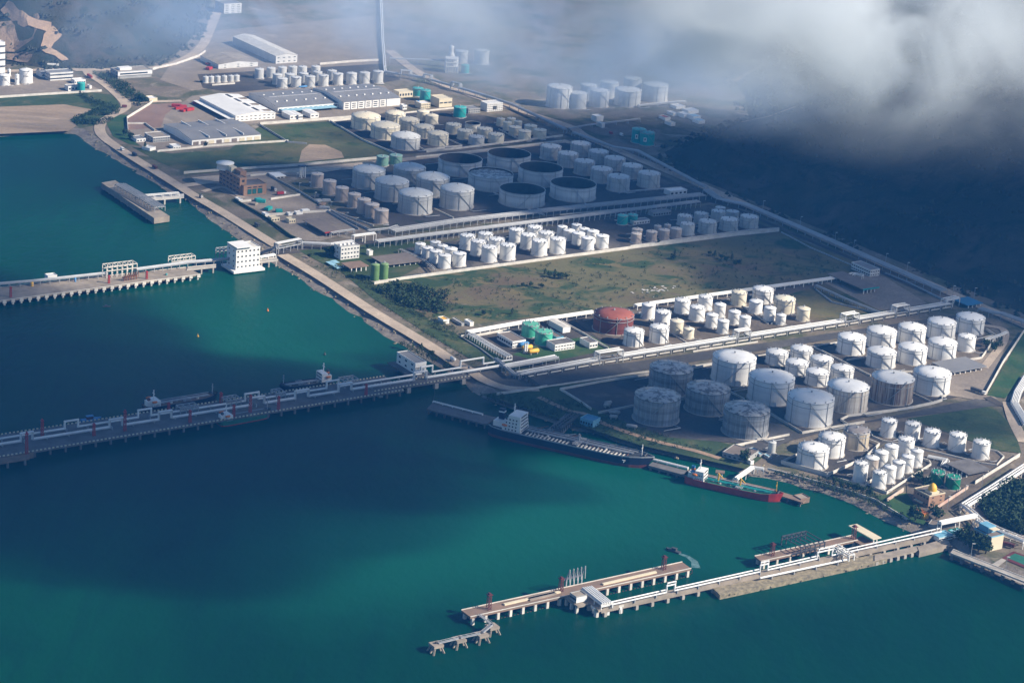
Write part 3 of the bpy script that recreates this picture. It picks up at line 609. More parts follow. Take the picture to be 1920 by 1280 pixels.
farm('behind the warehouses', 'pale tanks in mist behind the warehouses', [('front row', [(529, 166, 19.6, 150), (555, 165.5, 19.5, 147.5), (581, 165, 19.6, 146), (606.5, 163.5, 19, 144), (633.5, 161, 19.3, 141), (659, 160, 19.5, 140), (683, 159, 20.5, 139), (708.5, 157.5, 20, 136.5)]),
     ('second row', [(520, 160, 18, 142), (543, 159, 18, 141.5), (569, 157, 18, 140), (595, 154, 18, 137.5), (622, 152, 18, 135)]), ('back row', [(486, 149, 17, 132), (508, 147, 17, 130), (529, 146, 17, 128.5), (548.5, 145, 17, 127.5), (567, 144, 17, 127.5), (592, 143, 17, 127)])], 'grey', 'low')
farm('in the container yard', 'small silos in the container yard', [('row', [(385.5, 156.6, 11, 146), (396, 156.3, 11, 145.7), (408, 156, 11, 145.3), (420.5, 155, 11, 144.6), (432.7, 154.3, 11, 144), (443.5, 153.5, 11, 143.5)])], 'grey', 'low')
farm('beside the hill road', 'green tanks beside the hill road', [('pair', [(1197, 270, 26, 245.5), (1213, 274.7, 28, 252.5)])], 'teal', 'low')
farm('below the hill', 'pale tanks in the mist below the hill', [('rear row', [(1048, 205, 48, 168), (1103, 190, 31, 163), (1142, 186, 34, 158), (1185, 184, 34, 151)]), ('front row', [(1082.5, 206, 34, 178.6), (1123, 203, 37, 174), (1176.5, 202, 50, 174), (1227.5, 193.4, 49, 164)])], 'grey', 'low')
farm('near the smoking plant', 'pale tanks near the process plant', [('rear pair', [(865, 120, 25, 99), (903, 122, 28, 98)])], 'grey', 'low')
farm('beside the process plant', 'teal tank at the plant', [('alone', [(872, 139, 15, 124, 'teal', 'low')])])
farm('behind the white warehouse', 'green tanks near the warehouses', [('pair', [(783, 182, 20, 168), (797, 191.5, 20, 172)])], 'teal', 'low')
farm('in the bright tank farm', 'green tank near the farm', [('alone', [(862, 222, 24, 204, 'teal', 'low')])])
farm('beside the gas works', 'gas works tanks', [('pair', [(8, 162, 21, 144), (48.5, 158, 25, 134.5)])], 'white', 'dome')
farm('in the gas works yard', 'green tank in the yard', [('alone', [(152, 173.5, 15, 157.5, 'teal', 'low')])])
farm('beside the gas works tank', 'slim vessel', [('standing', [(32, 160, 8, 142, 'white', 'dome')]), ('behind', [(17, 144, 6, 132, 'white', 'dome')])])
farm('beside the sea pipeline wall', 'olive pair', [('pair', [(703, 528.5, 16.5, 499), (720, 526.6, 16, 497.7)])], 'olive', 'dome')
farm('by the gate pier', 'small tank', [('alone', [(1447, 853, 15, 832, 'grey', 'low')]), ])
# marks on the shells that the photograph shows: square emblem boards and small dark company marks
for o_ in list(bpy.data.objects):
    lb_ = o_.get('label', '')
    if o_.name.startswith('storage_tank') and ('beside the hill road' in lb_ and lb_.startswith('teal') or 'beside the gas works' in lb_ and lb_.startswith('white domed')):
        sh_ = [k for k in o_.children if k.name.startswith('shell')][0]; r_ = max(v.co.x for v in sh_.data.vertices); h_ = max(v.co.z for v in sh_.data.vertices)
        a_ = math.atan2(-o_.location.y, -o_.location.x)
        def at_(da, z): return ((r_ + .12) * math.cos(a_ + da), (r_ + .12) * math.sin(a_ + da), z)
        if lb_.startswith('teal'):
            MB().box(at_(-.25, h_ * .5), (.2, r_ * .42, h_ * .34), a_ - .25).obj('emblem_board', M['white'], o_)
            MB().box((at_(-.25, h_ * .5)[0] + .15 * math.cos(a_ - .25), at_(-.25, h_ * .5)[1] + .15 * math.sin(a_ - .25), h_ * .52), (.15, r_ * .18, h_ * .18), a_ - .25).obj('emblem', M['dark'], o_)
        else:
            m_ = MB()
            for sx, sy in ((0, 1), (1, 0), (0, -1), (-1, 0)): m_.box(at_(-.3 + sx * .07, h_ * .58 + sy * .6), (.16, .8, .35), a_ - .3)
            m_.obj('emblem', M['dark'], o_)['kind'] = 'stuff'
            m_ = MB()
            for k in range(6): m_.box(at_(.0 + .075 * k, h_ * .58), (.16, r_ * .05, .9), a_ + .075 * k)
            m_.obj('lettering', M['dark'], o_)['kind'] = 'stuff'
# ---------------------------------------------------------------- buildings
def frame(A, B, z=LZ):
    a = P(*A, z); b = P(*B, z); d = b - a; rz = math.atan2(d.y, d.x)
    for g in (U, U - math.pi / 2):                        # the buildings stand square to the site's grid
        if abs(rz - g) < math.radians(24): return a, abs(d.x / math.cos(g)) if g > 0 else d.length, g
    return a, d.length, rz
def bld(A, B, hpx, depth, label, wall='plaster', roof='grey_roof', win=None, side=None, kind='flat', name='building', cat='building', z=LZ, rows_h=None, winmat='glass', group=None, trim=None, doors=0, right=None, hm=None):
    a, L, rz = frame(A, B, z); H = hm or height(a, hpx)
    t = thing(name, label, cat, a, rz, group)
    b = MB()
    if kind == 'gable':                                   # ridge runs in depth
        pk = H + min(3.0, L * 0.09)
        b.add([(0, 0, 0), (L, 0, 0), (L, 0, H), (L / 2, 0, pk), (0, 0, H), (0, depth, 0), (L, depth, 0), (L, depth, H), (L / 2, depth, pk), (0, depth, H)],
              [(0, 1, 2, 3, 4), (9, 8, 7, 6, 5), (5, 0, 4, 9), (1, 6, 7, 2)])
        b.obj('wall', M[wall], t)
        for s in (0, 1):
            x0, x1 = (-0.4, L / 2) if s == 0 else (L / 2, L + 0.4); z0, z1 = (H - 0.05, pk) if s == 0 else (pk, H - 0.05)
            r = MB(); r.add([(x0, -0.5, z0 + .1), (x1, -0.5, z1 + .1), (x1, depth + .5, z1 + .1), (x0, depth + .5, z0 + .1), (x0, -0.5, z0 + .4), (x1, -0.5, z1 + .4), (x1, depth + .5, z1 + .4), (x0, depth + .5, z0 + .4)],
                            [(3, 2, 1, 0), (4, 5, 6, 7), (0, 1, 5, 4), (1, 2, 6, 5), (2, 3, 7, 6), (3, 0, 4, 7)])
            r.obj('roof_slope', M[roof], t)
    elif kind == 'gablex':                                # ridge runs along the front
        pk = H + min(3.5, depth * 0.07)
        b.add([(0, 0, 0), (L, 0, 0), (L, 0, H), (0, 0, H), (0, depth, 0), (L, depth, 0), (L, depth, H), (0, depth, H), (0, depth / 2, pk), (L, depth / 2, pk)],
              [(0, 1, 2, 3), (5, 4, 7, 6), (4, 0, 3, 8, 7), (1, 5, 6, 9, 2)])
        b.obj('wall', M[wall], t)
        for s in (0, 1):
            y0, y1 = (-0.5, depth / 2) if s == 0 else (depth / 2, depth + 0.5); z0, z1 = (H - 0.05, pk) if s == 0 else (pk, H - 0.05)
            r = MB(); r.add([(-.5, y0, z0 + .1), (L + .5, y0, z0 + .1), (L + .5, y1, z1 + .1), (-.5, y1, z1 + .1), (-.5, y0, z0 + .4), (L + .5, y0, z0 + .4), (L + .5, y1, z1 + .4), (-.5, y1, z1 + .4)],
                            [(3, 2, 1, 0), (4, 5, 6, 7), (0, 1, 5, 4), (1, 2, 6, 5), (2, 3, 7, 6), (3, 0, 4, 7)])
            r.obj('roof_slope', M[roof], t)
    else:
        b.box((L / 2, depth / 2, H / 2), (L, depth, H)); b.obj('wall', M[wall], t)
        r = MB(); r.box((L / 2, depth / 2, H + 0.16), (L - 0.6, depth - 0.6, 0.3)); ro = r.obj('roof', M[roof], t)
        p = MB()
        for c, d in (((L / 2, 0.12, H + .45), (L + .3, .35, .9)), ((L / 2, depth - .12, H + .45), (L + .3, .35, .9)), ((0.12, depth / 2, H + .45), (.35, depth - .6, .9)), ((L - .12, depth / 2, H + .45), (.35, depth - .6, .9))): p.box(c, d)
        p.obj('parapet', M[trim or wall], ro)
    def wins(spec, length, place):
        rows, cols = spec[:2]; ww = spec[2] if len(spec) > 2 else length / cols * 0.5; fh = H / rows; wh = fh * (spec[3] if len(spec) > 3 else 0.42)
        me = shared(('win', round(ww, 1), round(wh, 1), winmat), lambda: MB().box((0, 0, 0), (ww, 0.24, wh)).mesh('window', M[winmat]))
        for i in range(rows):
            for j in range(cols):
                x = length * (j + 0.5) / cols; place(me, x, fh * (i + 0.56))
    if win: wins(win, L, lambda me, x, zz: link('window', me, t, (x, -0.06, zz)))
    if side: wins(side, depth, lambda me, x, zz: link('window', me, t, (-0.06, x, zz), math.pi / 2))
    if right: wins(right, depth, lambda me, x, zz: link('window', me, t, (L + 0.06, x, zz), math.pi / 2))
    for k in range(doors):
        x = L * (k + 0.5) / doors
        MB().box((x, -0.08, 1.9), (min(4, L / doors * .6), 0.26, 3.6)).obj('door', M['steel'], t)
    return t, L, H
def addbox(t, name, c, d, mat, rz=0.0): return MB().box(c, d, rz).obj(name, M[mat], t)
# warehouses
t, L, H = bld((441.5, 229), (516, 223), 11.5, 100, 'long warehouse with bright white roof and dark skylight slots', 'white', 'white', (2, 9, 3, .22), kind='gable', name='warehouse', cat='warehouse')
for k in range(4): addbox(t, 'skylight', (L * .62, 14 + k * 24, H + 2.9), (3.4, 16, 0.8), 'dark')
addbox(t, 'lean_to_roof', (-5, 50, H * .55), (9, 98, 0.4), 'white')
for k in range(6): addbox(t, 'roof_sheet', (L * .8, 10 + k * 16, H + 1.55), (L * .3, 8, 0.5), ['yard', 'white'][k % 2])
t, L, H = bld((521, 211), (632, 206), 9, 80, 'grey roofed warehouse with pale blue awning along the front', 'white', 'grey_roof', (1, 12, 4, .3), kind='gablex', name='warehouse', cat='warehouse')
addbox(t, 'awning', (L * .47, -6, H * .62), (L * .88, 12, 0.4), 'lightblue')
for k in range(12): addbox(t, 'roof_vent', (L * (.1 + .16 * (k % 6)), 20 + 36 * (k // 6), H + 2.6), (2, 2, 1.6), 'white')
addbox(t, 'ridge_cap', (L * .5, 40, H + 3.6), (L * .8, 2.4, .5), 'white')
t, L, H = bld((643, 206.5), (750, 198), 14.5, 80, 'grey roofed warehouse with panelled white front of stacked windows', 'white', 'grey_roof', None, kind='gablex', name='warehouse', cat='warehouse')
for k in range(7):
    addbox(t, 'front_pilaster', (L * k / 8 + .5, -0.25, H / 2), (0.8, 0.5, H), 'steel')
    for r in range(3):
        if k < 6: addbox(t, 'window', (L * (k + .5) / 8, -0.1, H * (.25 + .25 * r)), (L / 16, 0.3, H * .1), 'glass')
for k in range(14): addbox(t, 'roof_vent', (L * (.08 + .14 * (k % 7)), 20 + 38 * (k // 7), H + 2.6), (2, 2, 1.6), 'white')
addbox(t, 'ridge_cap', (L * .5, 40, H + 3.6), (L * .8, 2.4, .5), 'white')
t, L, H = bld((360, 273), (487, 265.5), 10, 78, 'low grey works shed with seams and pale roller doors', 'white', 'grey_roof', None, kind='gablex', name='warehouse', cat='warehouse')
for k in range(9): addbox(t, 'door', (L * (k + .5) / 9, -0.12, H * .36), (L / 9 * .7, 0.3, H * .6), 'brown_roof' if k in (0, 1, 3, 5) else 'cream')
for k in range(1, 4): addbox(t, 'roof_seam', (L * k / 4, 39, H + 2.0), (0.8, 76, 2.0), 'white')
for k in range(4): addbox(t, 'skylight', (L * (k + .4) / 4, 30, H + 2.6), (L * .15, 2.2, .8), 'white')
t, L, H = bld((409.5, 129.8), (483, 125.6), 8.5, 55, 'misty pale warehouse with dark side wall and red trucks outside', 'plaster', 'deck', (2, 3, 3, .25), kind='gable', name='warehouse', cat='warehouse')
t, L, H = bld((517, 120), (556, 119.5), 14, 130, 'long misty pale warehouse with few square windows', 'plaster', 'wallcap', (2, 4, 3, .22), kind='gable', name='warehouse', cat='warehouse')
for A, B, lb in (((543.5, 225), (558, 224.5), 'left shed of small white bright-roofed pair before warehouse'), ((559.5, 224.6), (567.5, 224), 'narrow right shed of small white pair before warehouse'), ((582, 222.3), (597.6, 221), 'separate small white shed before the blue awning')):
    bld(A, B, 8, 22, lb, 'white', 'white', (1, 2, 3, .25), kind='gable', name='shed', cat='shed')
# works office by the shore
bld((287, 268), (320, 263), 9, 24, 'white-edged works office with roof courtyard by grey shed', 'greywall', 'deck', (2, 7), (2, 3), trim='white')
bld((256, 267), (273, 266), 5, 16, 'tiny white hut left of the works office', 'white', 'grey_roof', (1, 3))
bld((281, 284), (292, 281), 4.5, 12, 'small white hut at the works gate', 'white', 'white', None)
bld((325, 280), (340, 277), 4, 12, 'small white roofed lodge below the grey shed', 'white', 'white', (1, 3))
# gas works
bld((94, 152), (138, 148), 13.5, 18, 'two-storey grey office with row of dark windows', 'plaster', 'grey_roof', (2, 12, 2.4, .35), (2, 4, 2.4, .3))
bld((78, 146), (121, 143), 8, 18, 'long white shed behind the two-storey office', 'white', 'grey_roof', (1, 6, 3, .3), kind='gablex', name='shed', cat='shed')
bld((140, 158), (161, 156), 6, 12, 'small white control room above teal tank', 'white', 'white', (1, 6))
bld((128, 171.5), (146, 170), 8, 12, 'white pump house beside teal tank', 'white', 'grey_roof', (1, 3))
bld((168, 167), (172, 166.7), 5, 8, 'tiny white kiosk right of teal tank', 'white', 'white')
t, L, H = bld((0, 138), (9.5, 137.6), 57, 14, 'tall white cold box tower beside gas tanks', 'white', 'white', name='process_tower', cat='tower')
for k in range(4): addbox(t, 'platform', (L / 2, -0.8, H * (.25 + .22 * k)), (L + 2.5, 3, 0.5), 'dark')
bld((0, 118 + 20), (7, 137), 10, 12, 'white machine house behind the tower foot', 'white', 'grey_roof') if False else None
t, L, H = bld((221, 148.5), (284, 144), 13, 24, 'white-framed flat building with long dark window band', 'greywall', 'deck', None, (2, 3))
addbox(t, 'facade_frame', (L / 2, -0.8, H * .72), (L * 1.02, 1.2, H * .5), 'white')
addbox(t, 'window_band', (L * .46, -1.5, H * .72), (L * .82, .4, H * .2), 'glass')
addbox(t, 'roof_lantern', (L * .3, 12, H + 1.8), (L * .35, 10, 3.2), 'white')
bld((280, 192), (296, 189.5), 6, 14, 'tiny two-part cream hut at the yard gate', 'cream', 'white', None)
# brown brick office block
t, L, H = bld((449, 366.5), (462, 364.5), 31, 50, 'brown brick office block with dark long side and round rooftop', 'brick', 'brown_roof', (3, 1, 3), (4, 6, 5, .3), trim='brick')
addbox(t, 'stair_tower', (L * 1.25, 20, H * .62), (L * .9, 16, H * 1.24), 'brick')
addbox(t, 'rooftop_block', (L * .7, 36, H + 3), (L * .8, 20, 6), 'cream')
MB().lathe([(9, 0), (9, 6), (10, 6.2), (10, 7.2), (0, 7.4)], 24, (L * .4, 43, H)).obj('round_turret', M['white'], t)
t, L, H = bld((456.5, 368.3), (499.5, 363.4), 18.5, 22, 'brown brick entrance wing with teal glazed front', 'brick', 'deck_grey', None, None, trim='brick')
for k, (x, w) in enumerate(((.26, .17), (.47, .17), (.72, .2))): addbox(t, 'glazing', (L * x, -.15, H * .42), (L * w, .4, H * .5), 'tealglass')
for k in range(3): addbox(t, 'window', (L * (.25 + .24 * k), -.15, H * .84), (L * .16, .4, H * .1), 'glass')
# storage yard huts
for A, B, h, d, lb, wl in (((509, 416.5), (524.5, 414.5), 6.5, 8, 'cream hut with dark doors below the storage yard', 'cream'), ((542, 419.5), (554, 417.8), 6.8, 8, 'cream kiosk beside the loading canopy', 'cream'),
                           ((497, 407), (505, 406), 4.5, 8, 'white cabin at the near corner of storage yard', 'white'), ((541, 405), (548.5, 404), 3.6, 5, 'white cabin in middle of yard wall', 'white'), ((556, 403.4), (568, 402), 3.6, 6, 'white cabin right of middle in yard wall', 'white')):
    bld(A, B, h, d, lb, wl, 'white' if wl == 'white' else 'cream', (1, 3) if wl == 'cream' else None, name='hut', cat='hut')
bld((448, 379), (455, 378), 3.5, 10, 'white gatehouse below the brick office', 'white', 'white', None, name='hut', cat='hut')
# three-storey block, building on piles, others
t, L, H = bld((638.5, 488), (672.5, 486.3), 23, 14, 'three-storey grey-white block with broken render', 'plaster', 'greywall', (3, 6, 1.8, .32), (3, 1, 1.8, .32))
for k in range(4): addbox(t, 'roof_unit', (L * (.15 + .22 * k), 7, H + 1.2), (2.4, 2.4, 1.6), 'white')
bld((692, 480), (699, 479), 8, 6, 'small white hut right of the three-storey block', 'white', 'white', None, name='hut', cat='hut')
t, L, H = bld((442, 506.5), (487, 500.5), 38, 20, 'white four-storey control building standing over the water', 'white', 'wallcap', (4, 6, 1.7, .3), (4, 2, 1.7, .3), z=3.4)
addbox(t, 'platform', (L / 2, 10, -1.2), (L + 8, 28, 2.2), 'white')
addbox(t, 'roof_canopy', (L * .3, 8, H + 2.4), (L * .66, 22, .6), 'white')
for k in range(8): addbox(t, 'pile', (L * (k % 4 + .5) / 4, 2 + 16 * (k // 4), -4.5), (1.6, 1.6, 4.6), 'concrete')
t, L, H = bld((778, 701.5), (798.5, 698.5), 19, 32, 'white two-storey jetty control house on platform', 'white', 'grey_roof', (1, 8, .9, .12), (2, 3, 3, .34), z=6.0)
addbox(t, 'platform', (L / 2 - 2, 15, -.7), (L + 10, 42, 1.2), 'deck_grey')
for k in range(6): addbox(t, 'pile', (L * (k % 2) * .9, 4 + 12 * (k // 2), -4.2), (1.5, 1.5, 6), 'concrete')
t, L, H = bld((1595.5, 504), (1632.5, 519), 11.5, 13, 'long white two-storey office beside hill road', 'plaster', 'grey_roof', (2, 9, 2.0, .35), right=(2, 4, 1.6, .3))
bld((1256, 368), (1288, 366.5), 8, 12, 'low white block behind rack at the crude farm corner', 'plaster', 'white', (1, 4))
bld((1224, 407), (1258, 404), 7, 10, 'long low shed between racks and grey tanks', 'greywall', 'grey_roof', (1, 7))
bld((1188, 422.5), (1218, 419.5), 6, 9, 'white wall-fronted shed right of teal tanks', 'plaster', 'grey_roof', (1, 6))
bld((960.5, 653.2), (985, 648.6), 11.5, 26, 'white works office with long dark side by jade tanks', 'white', 'brown_roof', (2, 6, 1.8, .3), (1, 7, 2.4, .35))
bld((1040, 659.5), (1077, 654.5), 11.5, 14, 'white two-storey block with broken front by jade tanks', 'white', 'deck_grey', (2, 7, 2.0, .3))
bld((1043, 643), (1056, 641), 9, 18, 'grey-teal flat annex behind the broken white block', 'bluewall', 'brown_roof', None)
bld((1055, 625), (1069, 623), 10.5, 24, 'narrow white gabled store above the jade tanks', 'white', 'wallcap', None, kind='gable')
bld((1105, 654), (1120, 651.5), 9.5, 16, 'small white pump house near the broad rack', 'white', 'deck_grey', (1, 3, 1.8, .3))
bld((831, 608), (842, 606), 7, 10, 'white and yellow pump cabin at the shore end', 'white', 'yellow', None, name='hut', cat='hut')
bld((881, 612), (888, 611), 6, 10, 'small white cabin beside the walkway truss end', 'white', 'white', None, name='hut', cat='hut')
bld((847, 601), (868, 611), 4, 3, 'long grey duct cabin behind the pump cabin', 'greywall', 'wallcap', None, name='hut', cat='hut')
t, L, H = bld((1087, 796), (1111, 803), 12, 12, 'pale blue hut near the tanker gangway', 'bluewall', 'blue_roof', (1, 5, 1.5, .3), name='hut', cat='hut')
t, L, H = bld((1354, 856.5), (1400, 869), 8.5, 22, 'long low grey shore building with two black windows', 'greywall', 'brown_roof', (1, 5, 2, .3), right=(1, 2, 1.5, .3))
bld((1407, 872), (1413, 870.5), 6, 5, 'tiny white guard box at the small tanker gangway', 'white', 'white', None, name='hut', cat='hut')
for A, B, lb in (((1412, 850), (1422, 848), 'light blue roofed shelter left of small grey tank'), ((1424, 857), (1432, 855), 'light blue tilted canopy nearest small grey tank'), ((1440, 861), (1447, 860), 'low light blue sheet roof by the kerb')):
    bld(A, B, 3.5, 7, lb, 'greywall', 'lightblue', None, name='hut', cat='shelter')
t, L, H = bld((1711, 938), (1749, 949.5), 22, 17, 'brown brick office with golden dome on its roof', 'brick', 'brown_roof', (2, 5, 2.0, .28), right=(3, 2, 1.8, .28), trim='cream')
MB().lathe([(3.6, 0), (3.6, 1.2), (3.4, 2.6), (2.4, 4.6), (1.0, 5.8), (0, 6.2)], 20, (L * .68, 8, H + 2.2)).obj('dome', M['yellow'], t)
addbox(t, 'dome_base', (L * .68, 8, H + 1.1), (8, 8, 2.2), 'cream'); addbox(t, 'front_ledge', (L * .45, -1.2, H * .3), (L * .5, 2.2, .5), 'cream')
t, L, H = bld((1732, 975), (1740, 971.5), 11, 9, 'little yellow gatehouse with orange roof', 'yellow', 'orange', None, kind='gable', name='gatehouse', cat='gatehouse')
t, L, H = bld((1823, 1016), (1861.5, 1031), 25, 13, 'four-storey slate-blue block with cream end wall by quay', 'greywall', 'brown_roof', (3, 6, 1.6, .28), right=None, trim='bluewall')
addbox(t, 'end_wall', (L + .2, 6.5, H / 2), (.4, 12.6, H - .2), 'cream'); addbox(t, 'rooftop_room', (L * .35, 7, H + 2.6), (L * .55, 8, 5), 'bluewall'); addbox(t, 'rooftop_slab', (L * .7, 7, H + 4.2), (L * .35, 7, .5), 'cream')
bld((1760, 1015.5), (1785, 1007.5), 6.5, 9, 'blue and white low building at the causeway root', 'white', 'bluewall', (1, 6, 2, .35), trim='lightblue')
bld((1790, 1008), (1807, 1001), 6, 8, 'turquoise and white low building behind the trees', 'white', 'lightblue', (1, 4, 1.6, .35), trim='teal')
bld((1740, 988), (1762, 993), 5, 10, 'low brown workshop under the pipe bridge end', 'greywall', 'brown_roof', None)
# upper right of the warehouses
bld((748, 184), (774, 181), 10, 14, 'cream two-storey office left of the green tank pair', 'cream', 'cream', (1, 5))
bld((789, 204.5), (806.5, 203), 9, 14, 'pale office block beside blue vessel', 'cream', 'white', (2, 5))
bld((823, 202), (847, 201), 15, 22, 'cream office with window band near green tank', 'cream', 'cream', (1, 3, 5, .15))
bld((755, 206), (763, 205), 7, 8, 'tiny white hut right of panelled warehouse', 'white', 'white', (1, 2), name='hut', cat='hut')
t, L, H = bld((912.8, 210), (942, 207.5), 14, 16, 'white U-shaped gate office in the mist', 'plaster', 'plaster', (4, 8, 1.6, .3))
addbox(t, 'gate_opening', (L * .5, -.3, H * .5), (L * .22, .6, H * .45), 'dark')
bld((878, 213.5), (900, 211.5), 8, 16, 'grey low office right of the green tank', 'greywall', 'grey_roof', (2, 5))
bld((420, 26), (452, 25), 17, 30, 'hazy apartment-like block at the top edge', 'plaster', 'grey_roof', (5, 3, 5, .3))
for k, (A, B) in enumerate((((1118, 229), (1131, 228.5)), ((1128, 240), (1134, 240)))): bld(A, B, 9 - 2 * k, 12, ['white roofed box tower by the misty crossing', 'thin cream hut below the box tower'][k], 'plaster', 'white', None, name='hut', cat='hut')
for k, (x, y) in enumerate(((1268, 205), (1290, 214), (1300, 226), (1262, 218), (1310, 233), (1282, 222), (1247, 226), (1258, 237))):
    bld((x, y), (x + [17, 20, 14, 9, 12, 13, 10, 8][k], y - .5), 4 + (k % 3), 14, 'white site cabin below the bare hillside, ' + ['topmost and largest', 'second from top at right', 'right of the middle row', 'small one at the left', 'lowest at the right edge', 'in the centre of the camp', 'red-topped one beside dirt yard', 'alone on the dirt yard'][k], 'white', ['white', 'white', 'lightblue', 'white', 'lightblue', 'white', 'red', 'cream'][k], None, name='site_cabin', cat='cabin', group='site cabins below the hillside')
# process plant
a, L, rz = frame((836, 137), (858, 138)); t = thing('process_plant', 'white framed process plant with vertical vessels and conical tower', 'plant', a, rz)
Hh = height(a, 27)
for k in range(6):
    x = L * k / 5
    for y in (0, 14): addbox(t, 'column', (x, y, Hh / 2), (1.1, 1.1, Hh), 'white')
for zz in (.45, .72, .98): addbox(t, 'floor_frame', (L / 2, 7, Hh * zz), (L + 2, 16, .9), 'white')
for k in range(5): MB().lathe([(1.9, 0), (1.9, Hh * .85), (0, Hh * .92)], 12, (L * (k + .5) / 5, 7, 0)).obj('vessel', M['pipe'], t)
MB().lathe([(5, 0), (5, Hh * .9), (3, Hh * 1.1), (3, Hh * 1.3), (4, Hh * 1.5), (0, Hh * 1.6)], 20, (L * .55, 34, 0)).obj('cone_tower', M['white'], t)
# ---------------------------------------------------------------- canopies
def canopy(A, B, hpx, depth, label, roof='brown_roof', n=5, edge=None, z=LZ, over=0.0, cat='canopy'):
    a, L, rz = frame(A, B, z); H = height(a, hpx); t = thing('canopy', label, cat, a, rz)
    addbox(t, 'roof', (L / 2, depth / 2, H), (L + over, depth + over, .7), roof)
    if edge: addbox(t, 'fascia', (L / 2, -.5 - over / 2, H), (L + over, .5, 1.3), edge)
    for i in range(n):
        for y in (1.0, depth - 1.0): addbox(t, 'column', (L * (i + .5) / n, y, H / 2), (.8, .8, H - .3), 'white')
    return t, L, H
def canopy_long(A, B, hpx, depth, label, **k): return canopy(A, B, hpx, depth, label, **k)
canopy((609, 444), (637, 440), 8.5, 46, 'red-edged loading canopy casting black shadow on concrete', edge='red', n=4, over=2)
canopy((1616.5, 552), (1644, 548), 10, 54, 'turquoise-edged loading canopy in hillside yard', edge='teal', n=4, over=2)
canopy((724, 503), (785, 495), 7, 26, 'grey canopy on white forked posts by lime tanks', n=6, over=4)
canopy((655, 512), (690, 512), 9, 18, 'derelict roofless-looking shed left of lime tanks', n=4, roof='deck_red')
canopy((1786, 705), (1842, 688), 8, 26, 'shaded grey canopy on splayed posts in concrete yard', n=6, roof='grey_roof', over=3)
canopy((1772, 876), (1820, 896), 8, 26, 'dark rusty loading shed behind dark green tanks', n=5, roof='deck_grey')
canopy((1813, 579), (1842, 573), 6, 22, 'bright blue roofed shelter at hill road junction', n=4, roof='blue_roof')
canopy((516, 336), (536, 335), 4, 18, 'small white arched shelter beside the works road', n=3, roof='white')
canopy((563, 335), (576, 334), 22, 6, 'dark blue tower-like shed behind the first buff tank', n=2, roof='navy')
